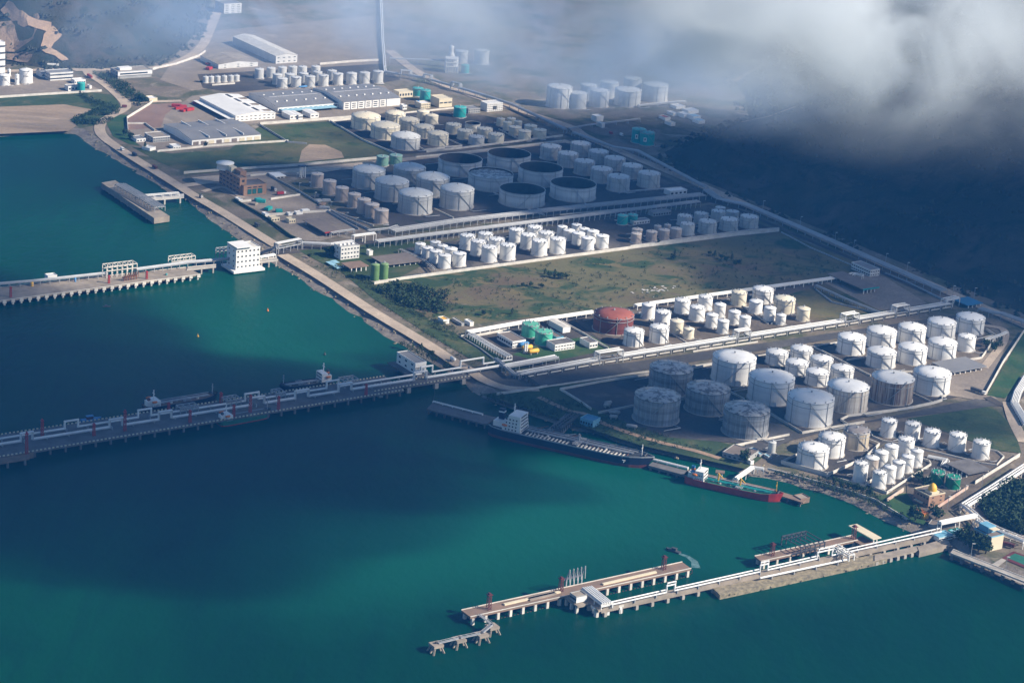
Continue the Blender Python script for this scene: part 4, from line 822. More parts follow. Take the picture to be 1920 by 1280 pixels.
# ---------------------------------------------------------------- walls
def wall(pts, h, label, mat='wallcap', th=0.7, name='bund_wall', cat='wall'):
    pl = [P(x, y, LZ) for x, y in pts]; b = MB()
    for p, q in zip(pl, pl[1:]):
        d = (q - p).normalized() * th * .5
        b.beam((p.x - d.x, p.y - d.y, LZ + .2 + h / 2), (q.x + d.x, q.y + d.y, LZ + .2 + h / 2), th, h + .9)
    o = b.obj(name, M[mat]); return tag(o, label, cat)
W_ = [
 ([(900, 350), (1000, 398), (1020, 404)], 1.0, 'thin divider wall between open tanks and domed tanks'),
 ([(815, 393), (850, 410)], 1.0, 'white pipe trench wall right of nearest domed tank'),
 ([(1050, 404), (1180, 392)], .8, 'low kerb in front of the nearest open tank'),
 ([(620, 395), (700, 424)], .8, 'low kerb beside the buff tank line'),
 ([(1300, 660), (1330, 655), (1420, 642)], .8, 'low kerb between broad rack and works road'),
 ([(1200, 590), (1290, 645)], .7, 'thin divider kerb left among white tanks near red tank'),
 ([(1370, 560), (1440, 608)], .7, 'thin divider kerb right among white tanks near red tank'),
 ([(702, 533.5), (760, 524), (1182, 467), (1380, 442), (1460, 434)], 2.6, 'long bright white wall along the far side of open field'),
 ([(1182, 465), (1300, 448), (1395, 436), (1460, 431)], 2.2, 'second white wall just behind the long field wall'),
 ([(295, 286), (300, 284.5), (340, 281), (385, 276), (440, 272), (540, 266)], 1.8, 'pale wall in front of the grey works shed'),
 ([(488, 234), (560, 229), (660, 221.5)], 2.6, 'cream wall before the white-roofed warehouse'),
 ([(488, 236), (540, 268), (575, 271)], 1.6, 'low grey wall at the left of the grass field'),
 ([(620, 229), (680, 264), (742, 290)], 1.6, 'low wall left of the bright tank farm'),
 ([(617, 229), (657, 225)], 2.0, 'white wall end at upper left of bright tank farm'),
 ([(345, 326), (412, 321), (562, 311), (708, 298)], 2.2, 'long pale wall along the near edge of grass field'),
 ([(470, 331), (565, 322), (600, 322), (662, 317)], 1.8, 'pale wall along the works road behind brick office'),
 ([(800, 286), (868, 279), (1055, 256)], 1.8, 'white line wall below the bright tank farm'),
 ([(780, 296), (930, 281), (1052, 266)], 1.4, 'lower parallel white wall below bright farm'),
 ([(866, 275), (795, 283), (780, 274)], 1.6, 'blue-white wall corner below bright tanks'),
 ([(838, 262), (866, 274)], 1.2, 'short divider wall between mid-size and large bright tanks'),
 ([(935, 244), (972, 262)], 1.2, 'short divider wall left of small bright tanks'),
 ([(760, 213), (860, 203)], 1.4, 'white wall behind the bright tank farm'),
 ([(240, 246), (238, 223), (280, 197), (286, 192)], 2.4, 'blue-grey perimeter wall of the red yard'),
 ([(240, 233), (272, 233), (290, 246)], 1.6, 'thin white wall beside the works office'),
 ([(286, 131.5), (330, 122), (372, 107), (385, 98)], 2.6, 'white curved wall under the misty hill'),
 ([(600, 122), (660, 117), (709, 114.5)], 2.4, 'cream wall in front of hazy flats'),
 ([(1050, 732), (1130, 717), (1215, 704)], 1.8, 'bright wall top of the dark bund by tanker'),
 ([(1050, 732), (1080, 750), (1108, 769)], 1.8, 'bright diagonal wall left of the dark bund'),
 ([(1122, 776), (1187, 763)], 1.6, 'short white double wall left of front mottled tank'),
 ([(1273, 750), (1287, 748)], 1.6, 'tiny white wall piece between mottled tanks'),
 ([(1300, 692), (1338, 684), (1375, 676)], 1.6, 'white wall behind big white tanks at rack'),
 ([(1368, 736), (1395, 750)], 1.4, 'white wall between mottled and white tanks'),
 ([(932, 741), (1000, 731), (1025, 726)], 1.8, 'broken white wall above the shore slope'),
 ([(1025, 726), (1180, 702), (1340, 682), (1470, 660), (1570, 643)], 0.8, 'thin white kerb along the broad works road'),
 ([(1440, 775), (1504, 813), (1620, 793)], 1.6, 'white bund wall corner below the largest tank'),
 ([(1576, 789), (1590, 782), (1700, 768), (1750, 757), (1766, 752), (1766, 746), (1773, 744)], 1.8, 'white stepped bund wall below the streaked tanks'),
 ([(1576, 789), (1588, 797)], 1.6, 'short white wall return below streaked tank'),
 ([(1527, 653), (1580, 680), (1632, 706)], 1.4, 'white divider wall beside six small tanks'),
 ([(1588, 677), (1625, 671)], 1.4, 'short white wall right of the divider'),
 ([(1632, 672), (1660, 700), (1710, 698)], 1.2, 'thin wall between front tanks by road'),
 ([(1710, 738), (1748, 756)], 1.2, 'white diagonal wall right of rusty tank'),
 ([(1765, 685), (1840, 673), (1868, 632), (1850, 620)], 1.8, 'white corner wall right of hill road tanks'),
 ([(1828, 638), (1862, 630)], 1.0, 'thin white pipe wall right of small corner tank'),
 ([(1420, 826), (1440, 825), (1479, 817)], 1.6, 'grey-white wall above the shore building'),
 ([(1380, 837), (1418, 829)], 1.6, 'pale wall end above long shore building'),
 ([(1465, 870), (1550, 893), (1548, 893)], 3.0, 'thick white wall at front of corner bund'),
 ([(1465, 868), (1493, 855)], 1.8, 'white wall left of the corner bund tank'),
 ([(1550, 894), (1620, 862), (1648, 836), (1627, 828)], 2.4, 'white diagonal wall between corner tanks and slim cluster'),
 ([(1572, 901), (1620, 914), (1636, 902)], 2.2, 'white wall left of the front slim tank'),
 ([(1640, 918), (1662, 926), (1745, 873), (1742, 867), (1700, 852)], 1.8, 'rounded white kerb wall around slim cluster'),
 ([(1632, 812), (1636, 820), (1655, 828), (1690, 834), (1840, 870), (1868, 874), (1882, 858), (1870, 848), (1840, 842)], 1.2, 'long rounded kerb wall round the white cylinder row'),
 ([(1919, 624), (1880, 682), (1848, 740)], 2.4, 'pale perimeter wall beside the green strip'),
 ([(1911, 856), (1828, 908)], 2.6, 'white perimeter wall right of dark green tanks'),
 ([(1814, 917), (1745, 962)], 2.4, 'red-banded perimeter wall by the brick office'),
 ([(1663, 941), (1693, 921)], 2.6, 'short red and white wall on the seaside lawn'),
 ([(1440, 880), (1535, 905), (1600, 924), (1640, 938), (1700, 974)], 1.0, 'white railing wall along the seaside slope'),
 ([(952, 620), (905, 629), (885, 633)], 2.0, 'cream wall left of jade tanks'), ([(865, 633), (877, 632)], 2.0, 'short white wall stub by the small lawn'),
 ([(862, 632), (900, 655), (925, 674)], 1.0, 'thin grey kerb wall along the small lawn'),
 ([(1052, 604), (1090, 625), (1140, 655)], 1.6, 'white wall and pipes left of the red tank bund'),
 ([(1530, 545), (1560, 568), (1650, 590)], 1.2, 'grey wall on the left of hillside loading yard'),
 ([(1660, 514), (1700, 530), (1765, 562)], 1.4, 'grey wall along the hillside service road'),
 ([(1465, 437), (1520, 466), (1600, 500)], 1.0, 'thin grey wall at the far end of open field'),
 ([(500, 405), (620, 397)], 2.0, 'low white wall below the storage yard'),
 ([(508, 375), (562, 367)], 1.8, 'white wall above the storage yard'),
 ([(448, 380), (470, 378)], 2.0, 'white railing wall in front of brick office'),
 ([(610, 395), (640, 413), (672, 431)], 1.6, 'grey wall right of the loading canopy yard'),
 ([(440, 377), (500, 412), (545, 445), (570, 456)], 2.2, 'dark green hedge-like wall along the coast road', ),
 ([(505, 331), (560, 360), (640, 408), (700, 436)], 1.6, 'long grey wall between yards and dry verge'),
 ([(0, 184), (60, 180), (110, 177), (190, 172)], 2.2, 'fence-like pale wall below the gas works'),
 ([(370, 180), (420, 176)], 1.2, 'thin white wall before container silos') if False else ([(398, 161), (440, 158)], 1.6, 'white wall in front of container silos'),
]
for w in W_:
    wall(w[0], w[1], w[2], 'leaf' if 'hedge' in w[2] else 'red_wall' if 'red-banded' in w[2] or 'red and white' in w[2] else 'steel' if 'grey wall' in w[2] or 'grey kerb' in w[2] else 'wallcap')
# ---------------------------------------------------------------- pipe racks
def pl_z(pts, z): return [P(x, y, z) for x, y in pts]
def along(pl, s):
    for a, b in zip(pl, pl[1:]):
        d = (b - a).length
        if s <= d: return a.lerp(b, s / d), (b - a).normalized()
        s -= d
    return pl[-1].copy(), (pl[-1] - pl[-2]).normalized()
def plen(pl): return sum((b - a).length for a, b in zip(pl, pl[1:]))
def nearest_s(pl, px):
    L = plen(pl); best = 0; bd = 1e9
    for k in range(400):
        s = L * k / 399; q = along(pl, s)[0]; d = abs(proj(q)[0] - px)
        if d < bd: bd = d; best = s
    return best
def piperun(pl, off, up, r, mat, parent, base, loops=(), lh=7.0, name='pipe', lw=None):
    """one pipe following the route; loops = pairs of photo x between which it is carried up and over"""
    L = plen(pl); ev = [0.0]; s = 0
    for a, b in zip(pl, pl[1:]): s += (b - a).length; ev.append(s)
    seq = [(e, 0) for e in ev]
    for x0, x1 in loops:
        s0, s1 = sorted((nearest_s(pl, x0), nearest_s(pl, x1))); seq += [(s0, 1), (s0 + .01, 2), (s1, 3), (s1 + .01, 4)]
    seq.sort(); pts = []; hi = False
    for e, k in seq:
        q, d = along(pl, min(e, L)); n = Vector((-d.y, d.x, 0)); z = up
        if k == 2: hi = True
        if k == 4: hi = False
        if (k == 0 and hi) or k in (2, 3): z = up + lh
        v = q + n * off; pts.append(Vector((v.x, v.y, q.z + z)) - base)
    b = MB()
    if loops:                                              # bends stay crisp: separate straight lengths that meet in elbows
        for a, c in zip(pts, pts[1:]):
            if (c - a).length > .05: b.tube([a, c], r, 8)
        for q in pts[1:-1]: b.lathe([(0, -r * 1.08), (r * .8, -r * .75), (r * 1.1, 0), (r * .8, r * .75), (0, r * 1.08)], 8, tuple(q))
    else: b.tube(pts, r, 8)
    return b.obj(name, M[mat], parent)
def rack(pts, h, width, label, pipes=((0, .6),), spacing=14, mat='steel', pmat=None, loops=(), lh=6.5, beam=True, cat='pipe rack', name='pipe_rack', roof=None, rail=False, group=None, ground=LZ, post=.55, decks=1, tray=False):
    pmat = pmat or {'steel': 'gpipe', 'dark': 'dark'}.get(mat, 'pipe')
    pl = pl_z(pts, ground + h); base = pl[0].copy(); base.z = ground
    t = thing(name, label, cat, base, 0, group); L = plen(pl)
    n = max(2, int(L / spacing))
    fm = MB()
    for s_ in (-1, 1): fm.box((0, s_ * width / 2, -h / 2), (post, post, h))
    for q in range(decks): fm.box((0, 0, -.3 - q * h * .35), (post * .8, width + .8, .6))
    me = fm.mesh('portal_frame', M[mat])
    for i in range(n + 1):
        q, d = along(pl, L * i / n); link('portal_frame', me, t, q - base, math.atan2(d.y, d.x))
    if beam:
        for s_ in (-1, 1):
            b = MB(); pp = [(q + Vector((-dd.y, dd.x, 0)) * s_ * width / 2 - base) for q, dd in [along(pl, L * i / 24) for i in range(25)]]
            for a, c in zip(pp, pp[1:]): b.beam(a, c, .5, .9)
            b.obj('girder', M[mat], t)
    for off, r in pipes: piperun(pl, off, r + .1, r, pmat, t, base, loops, lh)
    for x0, x1 in loops:
        for x in (x0, x1):
            q, d = along(pl, nearest_s(pl, x)); f2 = MB()
            for s_ in (-1, 1): f2.box((0, s_ * (width / 2 + .6), (lh - h) / 2), (.6, .6, lh + h))
            f2.box((0, 0, lh - .2), (.6, width + 2, .6)); link('loop_frame', f2.mesh('loop_frame', M[mat]), t, q - base, math.atan2(d.y, d.x))
    if tray:
        me = MB().box((0, 0, 0), (spacing * .78, .25, 1.3)).mesh('cable_tray', M['wallcap'])
        for i in range(n):
            q, d = along(pl, L * (i + .5) / n); nn = Vector((-d.y, d.x, 0)); s_ = -1 if nn.y > 0 else 1
            link('cable_tray', me, t, q - base + nn * s_ * (width / 2 + .5) + Vector((0, 0, -2.4)), math.atan2(d.y, d.x))
    if roof:
        b = MB()
        pp = [q - base for q, dd in [along(pl, L * i / 12) for i in range(13)]]
        for a, c in zip(pp, pp[1:]): b.beam(a + Vector((0, 0, 2.6)), c + Vector((0, 0, 2.6)), width + 1, .3)
        b.obj('cover', M[roof], t)
    return t, pl, base
rack([(972, 700), (1120, 673), (1380, 632), (1580, 601), (1780, 568)], 5.0, 8, 'broad white rack with tall loops between red tank and big tanks', ((-3, .5), (-.8, .3), (1, .3), (3, .55)), 15, 'steel', 'pipe', tray=True, loops=((1118, 1163), (1378, 1402), (1580, 1604), (1675, 1700)), lh=6)
rack([(1770, 562), (1795, 557)], 8.0, 7, 'short raised rack portal at end of the broad rack', ((-2, .7), (2, .7)), 8, 'white')
rack([(735, 432), (860, 413), (1060, 390), (1318, 364)], 6.0, 12, 'upper roofed pipe gallery between crude farm and white tanks', ((-4.5, .35), (-2, .3), (0, .4), (2, .3), (4.5, .4)), 9, 'steel')
rack([(706, 452), (880, 430), (1100, 403), (1310, 377)], 6.5, 8, 'lower pipe gallery of many slim posts above white tanks', ((-3, .3), (-1, .4), (1, .3), (3, .4)), 7, 'steel')
rack([(690, 432), (730, 428), (745, 423)], 5, 4, 'short grey rack at left end of upper gallery', ((0, .5),), 10, 'steel')
rack([(515, 465), (565, 455), (620, 458), (662, 452)], 6.0, 6, 'pipe bridge rack crossing the coast road to the pier', ((-2, .6), (0, .6), (2, .6)), 9, 'steel', loops=((518, 562),), lh=4)
rack([(662, 442), (703, 437)], 9.0, 5, 'raised crossing rack behind the three-storey block', ((-1, .5), (1, .5)), 9, 'white')
rack([(664, 430), (640, 433), (620, 436)], 5, 3, 'thin rack linking the red-edged canopy', ((0, .4),), 9, 'steel')
rack([(878, 622), (990, 602), (1113, 584)], 4.5, 7, 'light latticed rack left of the red tank', ((-2.4, .45), (-.8, .45), (.8, .45), (2.4, .45)), 11, 'white', name='pipe_rack')
rack([(1192, 572), (1400, 543), (1590, 517)], 4.5, 6, 'light latticed rack along field beyond red tank', ((-2, .45), (0, .45), (2, .45)), 12, 'white')
rack([(1590, 517), (1600, 512), (1618, 516)], 4.5, 5, 'short rack turning by the turquoise-edged canopy', ((0, .4),), 9, 'white')
rack([(882, 625), (915, 645), (955, 668)], 4.0, 6, 'latticed rack running down beside small lawn', ((-2, .4), (0, .4), (2, .4)), 4, 'white')
rack([(1530, 535), (1590, 562), (1655, 588)], 3.5, 3, 'dark low rack beside the hillside loading yard', ((0, .4), (1.2, .4)), 10, 'steel')
rack([(1075, 249), (1150, 276), (1195, 283), (1325, 352)], 4.5, 5, 'hill road pipeline rack, stretch beside domed grey tanks', ((-1.5, .7), (1.5, .7)), 14, 'steel')
rack([(1325, 356), (1350, 374), (1400, 384), (1560, 452), (1770, 545)], 4.5, 9, 'hill road pipeline rack, long stretch above open field', ((-3.5, .6), (-1.2, .6), (1.2, .6), (3.5, .6)), 13, 'steel')
rack([(1838, 578), (1860, 585), (1880, 588), (1940, 610)], 4.5, 8, 'hill road pipeline rack beyond the blue shelter', ((-2.5, .6), (0, .6), (2.5, .6)), 12, 'steel')
rack([(713, -30), (717, 70), (722, 135)], 3, 3, 'straight misty pipeline rack running to the top edge', ((-1.2, .8), (1.2, .8)), 60, 'steel', 'pipe')
rack([(722, 135), (748, 140), (768, 141), (808, 150), (860, 165), (905, 178), (960, 196), (1060, 243)], 5, 5, 'stepped white pipeline rack beside the plant road', ((-1.3, .9), (1.3, .9)), 22, 'steel', loops=((752, 770), (795, 808), (848, 863)), lh=5)
rack([(731, 110), (836, 114)], 8, 2, 'thin white pipe bridge to the process plant', ((0, .7),), 40, 'steel')
rack([(1067, 241), (1100, 235), (1200, 223)], 4, 3, 'thin pale rack crossing misty ground below hill tanks', ((0, .6),), 20, 'steel')
rack([(1197, 198), (1250, 193), (1285, 190)], 4, 4, 'pale pipe rack below rightmost misty tank', ((0, .6), (1, .6)), 14, 'steel')
rack([(1924, 873), (1860, 915), (1808, 947)], 5, 7, 'white latticed rack beside the sea road', ((-2.5, .6), (0, .6), (2.5, .6)), 5.5, 'white')
rack([(1808, 947), (1826, 962), (1845, 981)], 6, 5, 'white rack bend at the pipe bridge corner', ((-1.5, .6), (1.5, .6)), 6, 'white')
rack([(1762, 981), (1830, 967)], 9, 4, 'white pipe bridge over the sea road', ((-1, 1.0), (1.2, 1.0)), 24, 'white')
rack([(1835, 975), (1870, 992), (1925, 1014)], 5.5, 9, 'white portal rack behind slate-blue block', ((-3.5, .7), (-1, .6)), 11, 'white')
rack([(1926, 705), (1908, 735), (1902, 755), (1926, 795)], 2.5, 7, 'white pipe bundle bending at right edge', ((-2.6, .5), (-1.3, .5), (0, .5), (1.3, .5), (2.6, .5)), 5, 'white')
rack([(1846, 637), (1875, 628), (1888, 622)], 4, 3, 'small white frame rack right of the topmost white tank', ((0, .5),), 7, 'white')
rack([(945, 688), (1005, 678), (1045, 670)], 5.5, 5, 'white crossing rack above the pipeline junction', ((-1.5, .8), (1.5, .8)), 12, 'steel')
rack([(930, 672), (965, 702), (985, 697)], 5.5, 4, 'diagonal pipes dropping to the broad rack', ((-1, .6), (1, .6)), 9, 'steel')
rack([(1008, 721), (990, 708), (978, 700)], 4, 3, 'dark stair-like rack down to the shore post', ((0, .4),), 7, 'dark')
rack([(1740, 855), (1775, 862), (1770, 872)], 2, 5, 'low white pipe manifold behind the slim cluster', ((-1.5, .45), (0, .45), (1.5, .45)), 5, 'white')
rack([(1270, 352), (1200, 357), (1160, 361)], 1.5, 3, 'low pipes in front of last domed grey tank', ((0, .5),), 7, 'steel')
rack([(750, 467), (775, 478), (800, 490), (815, 505)], 4, 4, 'row of short concrete pipe frames by first white cylinders', ((0, .3),), 6, 'concrete')
# ---------------------------------------------------------------- jetties
def jetty(quad, z, label, mat='deck', pile='concrete', spacing=12, th=1.4, psize=1.6, edge='blocks', rows=2, group=None):
    q = [P(x, y, z) for x, y in quad]                       # front-left, front-right, back-right, back-left
    base = q[0].copy(); base.z = 0; t = thing('jetty', label, 'jetty', base)
    MB().prism([(v - base)[:2] for v in q], z - th, z).obj('deck', M[mat], t)
    fl, fr, br, bl = q; L = (fr - fl).length; n = max(2, int(L / spacing))
    inw = (bl - fl); ang = math.atan2((fr - fl).y, (fr - fl).x)
    me = shared(('pile', psize, z, pile), lambda: MB().box((0, 0, (z - th) / 2 - .6), (psize, psize, z - th + 1.2)).mesh('pile', M[pile]))
    cb = shared(('fender', z, pile), lambda: MB().box((0, 0, 0), (3.6, 1.0, 2.6)).mesh('fender', M[pile]))
    for i in range(n + 1):
        f = (i + .25) / (n + .5)
        for r in range(rows):
            w = .06 + .86 * r / max(1, rows - 1) if rows > 1 else .06
            a = fl.lerp(fr, f); b = bl.lerp(br, f); v = a.lerp(b, w) - base; link('pile', me, t, (v.x, v.y, 0), ang)
        if edge == 'blocks' :
            v = fl.lerp(fr, f) - base; nn = inw.normalized(); link('fender', cb, t, (v.x - nn.x * .5, v.y - nn.y * .5, z - th / 2 - .8), ang)
    b = MB()
    if edge in ('blocks', 'kerb'):
        b.beam(fl - base + Vector((0, 0, .25)), fr - base + Vector((0, 0, .25)), .5, .5); b.beam(bl - base + Vector((0, 0, .25)), br - base + Vector((0, 0, .25)), .5, .5); b.obj('kerb', M['wallcap'], t)
    if edge == 'dots':
        k = int(L / 3.4)
        for e0, e1 in ((fl, fr), (bl, br)):
            for i in range(k): v = e0.lerp(e1, (i + .5) / k) - base; b.box((v.x, v.y, z + .45), (1.5, .7, .9), ang)
        part_stuff(b.obj('kerb_blocks', M['cream'], t))
    return t, q, base
def tower(x, yb, hpx, label, z, mat='red', w=2.2, group='red monitor towers'):
    p = P(x, yb, z); H = height(p, hpx); t = thing('monitor_tower', label, 'tower', p, U, group)
    b = MB()
    for sx in (-1, 1):
        for sy in (-1, 1): b.beam((sx * w / 2, sy * w / 2, 0), (sx * w * .35, sy * w * .35, H * .9), .32)
    b.obj('lattice_legs', M[mat], t)['kind'] = 'stuff'
    n = 5; c = MB()
    for k in range(n):
        z0 = H * .9 * k / n; z1 = H * .9 * (k + 1) / n
        for sx, sy, tx, ty in ((-1, -1, 1, -1), (1, -1, 1, 1), (1, 1, -1, 1), (-1, 1, -1, -1)): c.beam((sx * w / 2, sy * w / 2, z0), (tx * w / 2, ty * w / 2, z1), .25)
    part_stuff(c.obj('bracing', M[mat], t))
    addbox(t, 'platform', (0, 0, H * .9), (w * 1.4, w * 1.4, .4), mat); addbox(t, 'monitor', (0, 0, H * .95), (w * .6, w * .8, H * .1), mat)
    return t
# upper left jetty
jz = 5.5
t, q, base = jetty([(-60, 572), (376, 514), (350, 501), (-60, 545)], jz, 'concrete jetty with white fender blocks left of the pile building', 'deck', 'wallcap', 8.5, 1.6, 1.6)
rack([(-40, 535), (60, 527), (200, 512)], 4, 4, 'pipe rack on the left half of upper jetty', ((-1, .6), (1, .6)), 9, 'steel', ground=jz)
rack([(255, 505), (330, 495), (350, 492), (432, 485)], 4.5, 5, 'pipe rack from upper jetty towards the pile building', ((-1.5, .6), (0, .6), (1.5, .6)), 9, 'steel', ground=jz)
def gantry(A, B, h, depth, label, mat='wallcap', n=6, z=jz):
    a, L, rz = frame(A, B, z); t = thing('pipe_gantry', label, 'frame', a, rz)
    for i in range(n):
        for y in (0, depth): addbox(t, 'column', (L * i / (n - 1), y, h / 2), (.7, .7, h), mat)
    for zz in (h, h * .62):
        for y in (0, depth): addbox(t, 'beam', (L / 2, y, zz), (L, .7, .8), mat)
    for i in range(n): addbox(t, 'cross_beam', (L * i / (n - 1), depth / 2, h + .05), (.6, depth, .5), mat)
    return t, L
gantry((200, 521), (257, 514), 11, 10, 'pale loading frame above brown loading arms on jetty', n=7)
gantry((322, 501), (366, 495.5), 9, 8, 'pale frame near the bridge end of upper jetty', n=5)
gantry((411, 487), (434, 483), 10, 8, 'dim frame against the pile building wall', 'steel', n=4)
def arms(x0, y0, x1, y1, n, hpx, z, mat, label, group):
    for i in range(n):
        f = i / max(1, n - 1); x = x0 + (x1 - x0) * f; y = y0 + (y1 - y0) * f; p = P(x, y, z); H = height(p, hpx)
        t = thing('marine_loader', label.format(ORD[i]), 'loading arm', p, U, group)
        addbox(t, 'riser', (0, 0, H * .28), (.9, .9, H * .56), mat)
        b = MB(); b.beam((0, 0, H * .5), (1.5, -1.2, H * 1.0), .6); b.obj('inboard_arm', M[mat], t)
        b = MB(); b.beam((1.5, -1.2, H), (.9, -2.6, H * .35), .45); b.obj('outboard_arm', M[mat], t)
        addbox(t, 'counterweight', (-.8, .8, H * .44), (1.6, 1.2, 1.4), mat)
arms(233, 527, 256, 523, 6, 15, jz, 'rust', 'brown loading arm, {} from left under the pale frame', 'brown loading arms')
arms(1061, 1100, 1090, 1093, 5, 33, 6, 'steel', 'tall grey loading arm, {} from left on lower berth', 'grey loading arms')
for x, y, h, lb in ((204, 531, 15, 'left of brown arms'), (275, 523, 15, 'right of brown arms'), (20, 557, 20, 'near the left edge')): tower(x, y, h, 'slim red tower on upper jetty, ' + lb, jz, w=1.6)
def drum(x, yb, w, hpx, mat, label, z): 
    p = P(x, yb, z); r = w / 2 / scale_at(p); H = height(p, hpx); t = thing('drum', label, 'drum', p); MB().lathe([(r, 0), (r, H), (0, H + .3)], 16).obj('shell', M[mat], t)
    MB().lathe([(r + .15, H * .5 - .2), (r + .15, H * .5 + .2)], 16).obj('band', M['steel'], t)
drum(60, 536, 6, 7, 'yellow', 'yellow drum on the upper jetty', jz); drum(141, 528, 4, 7, 'blue', 'bright blue drum on the upper jetty', jz); drum(312, 516, 4, 3, 'teal', 'teal drum near the jetty end', jz)
bld((90, 527), (107, 525), 8, 8, 'small white cabin on the upper jetty', 'white', 'white', (1, 3), z=jz, name='hut', cat='hut')
t, q, base = jetty([(350, 506), (405, 500), (405, 496), (352, 501)], 6.2, 'footbridge deck between upper jetty and its pipeway', 'concrete', 'concrete', 14, 1.2, 1.4, 'kerb', 1)
jetty([(487, 492), (521, 488), (519, 483), (487, 487)], 6.2, 'short bridge from pile building to shore', 'concrete', 'concrete', 12, 1.2, 1.4, 'kerb', 1)
rack([(487, 482), (515, 477)], 4, 4, 'rack over the short shore bridge', ((-1, .5), (1, .5)), 8, 'white', ground=5)
# detached mooring quay
t, q, base = jetty([(190, 342.5), (289, 409), (318, 405), (216, 338)], 7.0, 'detached solid concrete quay lying off the coast', 'deck', 'concrete', 16, 6.2, 2.0, 'none', 1)
b = MB(); b.box((0, 0, 0), (1, 1, 1))
rack([(225, 345), (262, 366), (300, 388)], 5, 12, 'tangled grey pipework on the detached quay', ((-4, .5), (-2, .4), (0, .5), (2, .4), (4, .4)), 7, 'steel', ground=7)
jetty([(272, 375), (345, 369), (345, 363), (272, 368)], 7.0, 'footbridge on piers to the detached quay', 'wallcap', 'wallcap', 16, 1.6, 1.6, 'none', 1)
rack([(258, 367), (335, 361)], 3.4, 4, 'handrail pipe frame above the quay footbridge', ((0, .4),), 8, 'white', ground=7)
# middle jetty with the great pipelines
mz = 6.0
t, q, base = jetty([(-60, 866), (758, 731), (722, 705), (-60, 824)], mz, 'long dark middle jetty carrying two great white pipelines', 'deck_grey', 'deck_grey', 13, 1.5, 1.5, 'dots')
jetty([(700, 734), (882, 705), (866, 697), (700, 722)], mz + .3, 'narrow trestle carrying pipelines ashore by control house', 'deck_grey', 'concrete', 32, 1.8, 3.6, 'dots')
jetty([(-60, 877), (55, 858), (55, 850), (-60, 866)], mz - .5, 'low brown platform at the left edge of middle jetty', 'deck_red', 'deck_grey', 13, 1.5, 1.5, 'none', 1)
bld((40, 862), (64, 857), 9, 14, 'rusty mooring block at the end of brown platform', 'deck_red', 'deck_grey', None, z=1.0, name='mooring_block', cat='mooring block')
def bigpipe(pts, z, r, loops, label, lh, sup=18, ground=0, mat='pipe'):
    pl = pl_z(pts, z + 2.4); base = pl[0].copy(); base.z = z; t = thing('pipeline', label, 'pipeline', base)
    piperun(pl, 0, 0, r, mat, t, base, loops, lh); (piperun(pl, -r * 1.9, -.3, r * .4, 'gpipe', t, base, loops, lh + .4, 'branch_pipe') if r > .9 else None)
    L = plen(pl); n = int(L / sup); me = shared(('saddle', r), lambda: MB().box((0, 0, -1.2), (.7, r * 3.2, 2.4)).mesh('saddle', M['steel']))
    for i in range(n): q, d = along(pl, L * (i + .5) / n); v = q - base; link('saddle', me, t, v, math.atan2(d.y, d.x))
bigpipe([(-60, 831), (480, 748), (862, 689), (905, 682), (960, 674)], mz, .9, ((122, 145), (260, 283), (460, 484), (611, 634), (788, 810), (863, 906)), 'far white pipeline on middle jetty with square loops', 6)
bigpipe([(-60, 841), (480, 757), (870, 696), (960, 681), (1040, 666)], mz, .95, ((40, 62), (206, 230), (299, 322), (470, 494), (553, 577), (635, 657), (775, 798)), 'near white pipeline on middle jetty with square loops', 6)
for k, (x, y, h, lb) in enumerate(((234, 808, 40, 'tallest, between two pipeline loops'), (176, 817, 24, 'right of the blue boat'), (50, 851, 42, 'above the rusty mooring block'), (79, 817, 32, 'behind the pipelines near left edge'), (316, 774, 20, 'behind pipelines by the dark ship'),
    (356, 792, 24, 'left of the green coaster'), (414, 755, 20, 'at the bow of the dark ship'), (438, 782, 24, 'over the green coaster hold'), (469, 773, 34, 'right of coaster by a loop'), (522, 768, 26, 'just past the coaster bow'), (686, 741, 22, 'near the shore end'))):
    tower(x, y, h, 'red lattice tower on middle jetty, ' + lb, mz, w=1.8)
gantry((338, 776), (372, 770), 5, 8, 'grey manifold frame across pipelines near dark ship', 'steel', 4, mz); gantry((425, 762), (452, 757), 5, 10, 'grey manifold frame across pipelines behind coaster', 'steel', 4, mz)
gantry((645, 725), (672, 721), 5, 10, 'grey manifold frame near the trestle', 'steel', 4, mz); gantry((518, 748), (535, 745), 5, 10, 'grey crossover frame by the far coaster bow', 'steel', 3, mz)
# old narrow jetty left of the tanker
jetty([(800, 766), (912, 795), (930, 782), (812, 754)], 4.5, 'narrow dark old jetty behind the tanker stern', 'deck_grey', 'deck_grey', 8, 1.2, 1.2, 'none')
rack([(812, 752), (905, 776)], 1.2, 1, 'thin white handrail along old jetty', ((0, .25),), 9, 'white', ground=4.5)
jetty([(1216, 872), (1290, 892), (1300, 885), (1225, 864)], 4.0, 'rubble-edged jetty between the two tankers', 'deck_grey', 'deck_grey', 8, 2.0, 1.5, 'none')
jetty([(1282, 889), (1448, 925), (1455, 917), (1290, 880)], 4.0, 'brown jetty deck behind the red tanker', 'deck_red', 'deck_grey', 9, 1.2, 1.4, 'none')
jetty([(1448, 924), (1506, 942), (1512, 936), (1452, 917)], 4.2, 'thin brown catwalk to the mooring block', 'deck_red', 'deck_grey', 12, .8, 1.2, 'none', 1)
bld((1501, 945), (1518, 944), 8, 9, 'brown mooring block at the catwalk end', 'deck_red', 'deck', None, z=.5, name='mooring_block', cat='mooring block')
rack([(1214, 858), (1250, 867), (1290, 877)], 1.6, 2, 'silver pipes on jetty between tankers', ((-.5, .4), (.5, .4)), 8, 'white', ground=4)
rack([(1379, 898), (1410, 876)], 5, 4, 'white covered gangway to the red tanker', ((-.8, .8), (.8, .8)), 12, 'white')
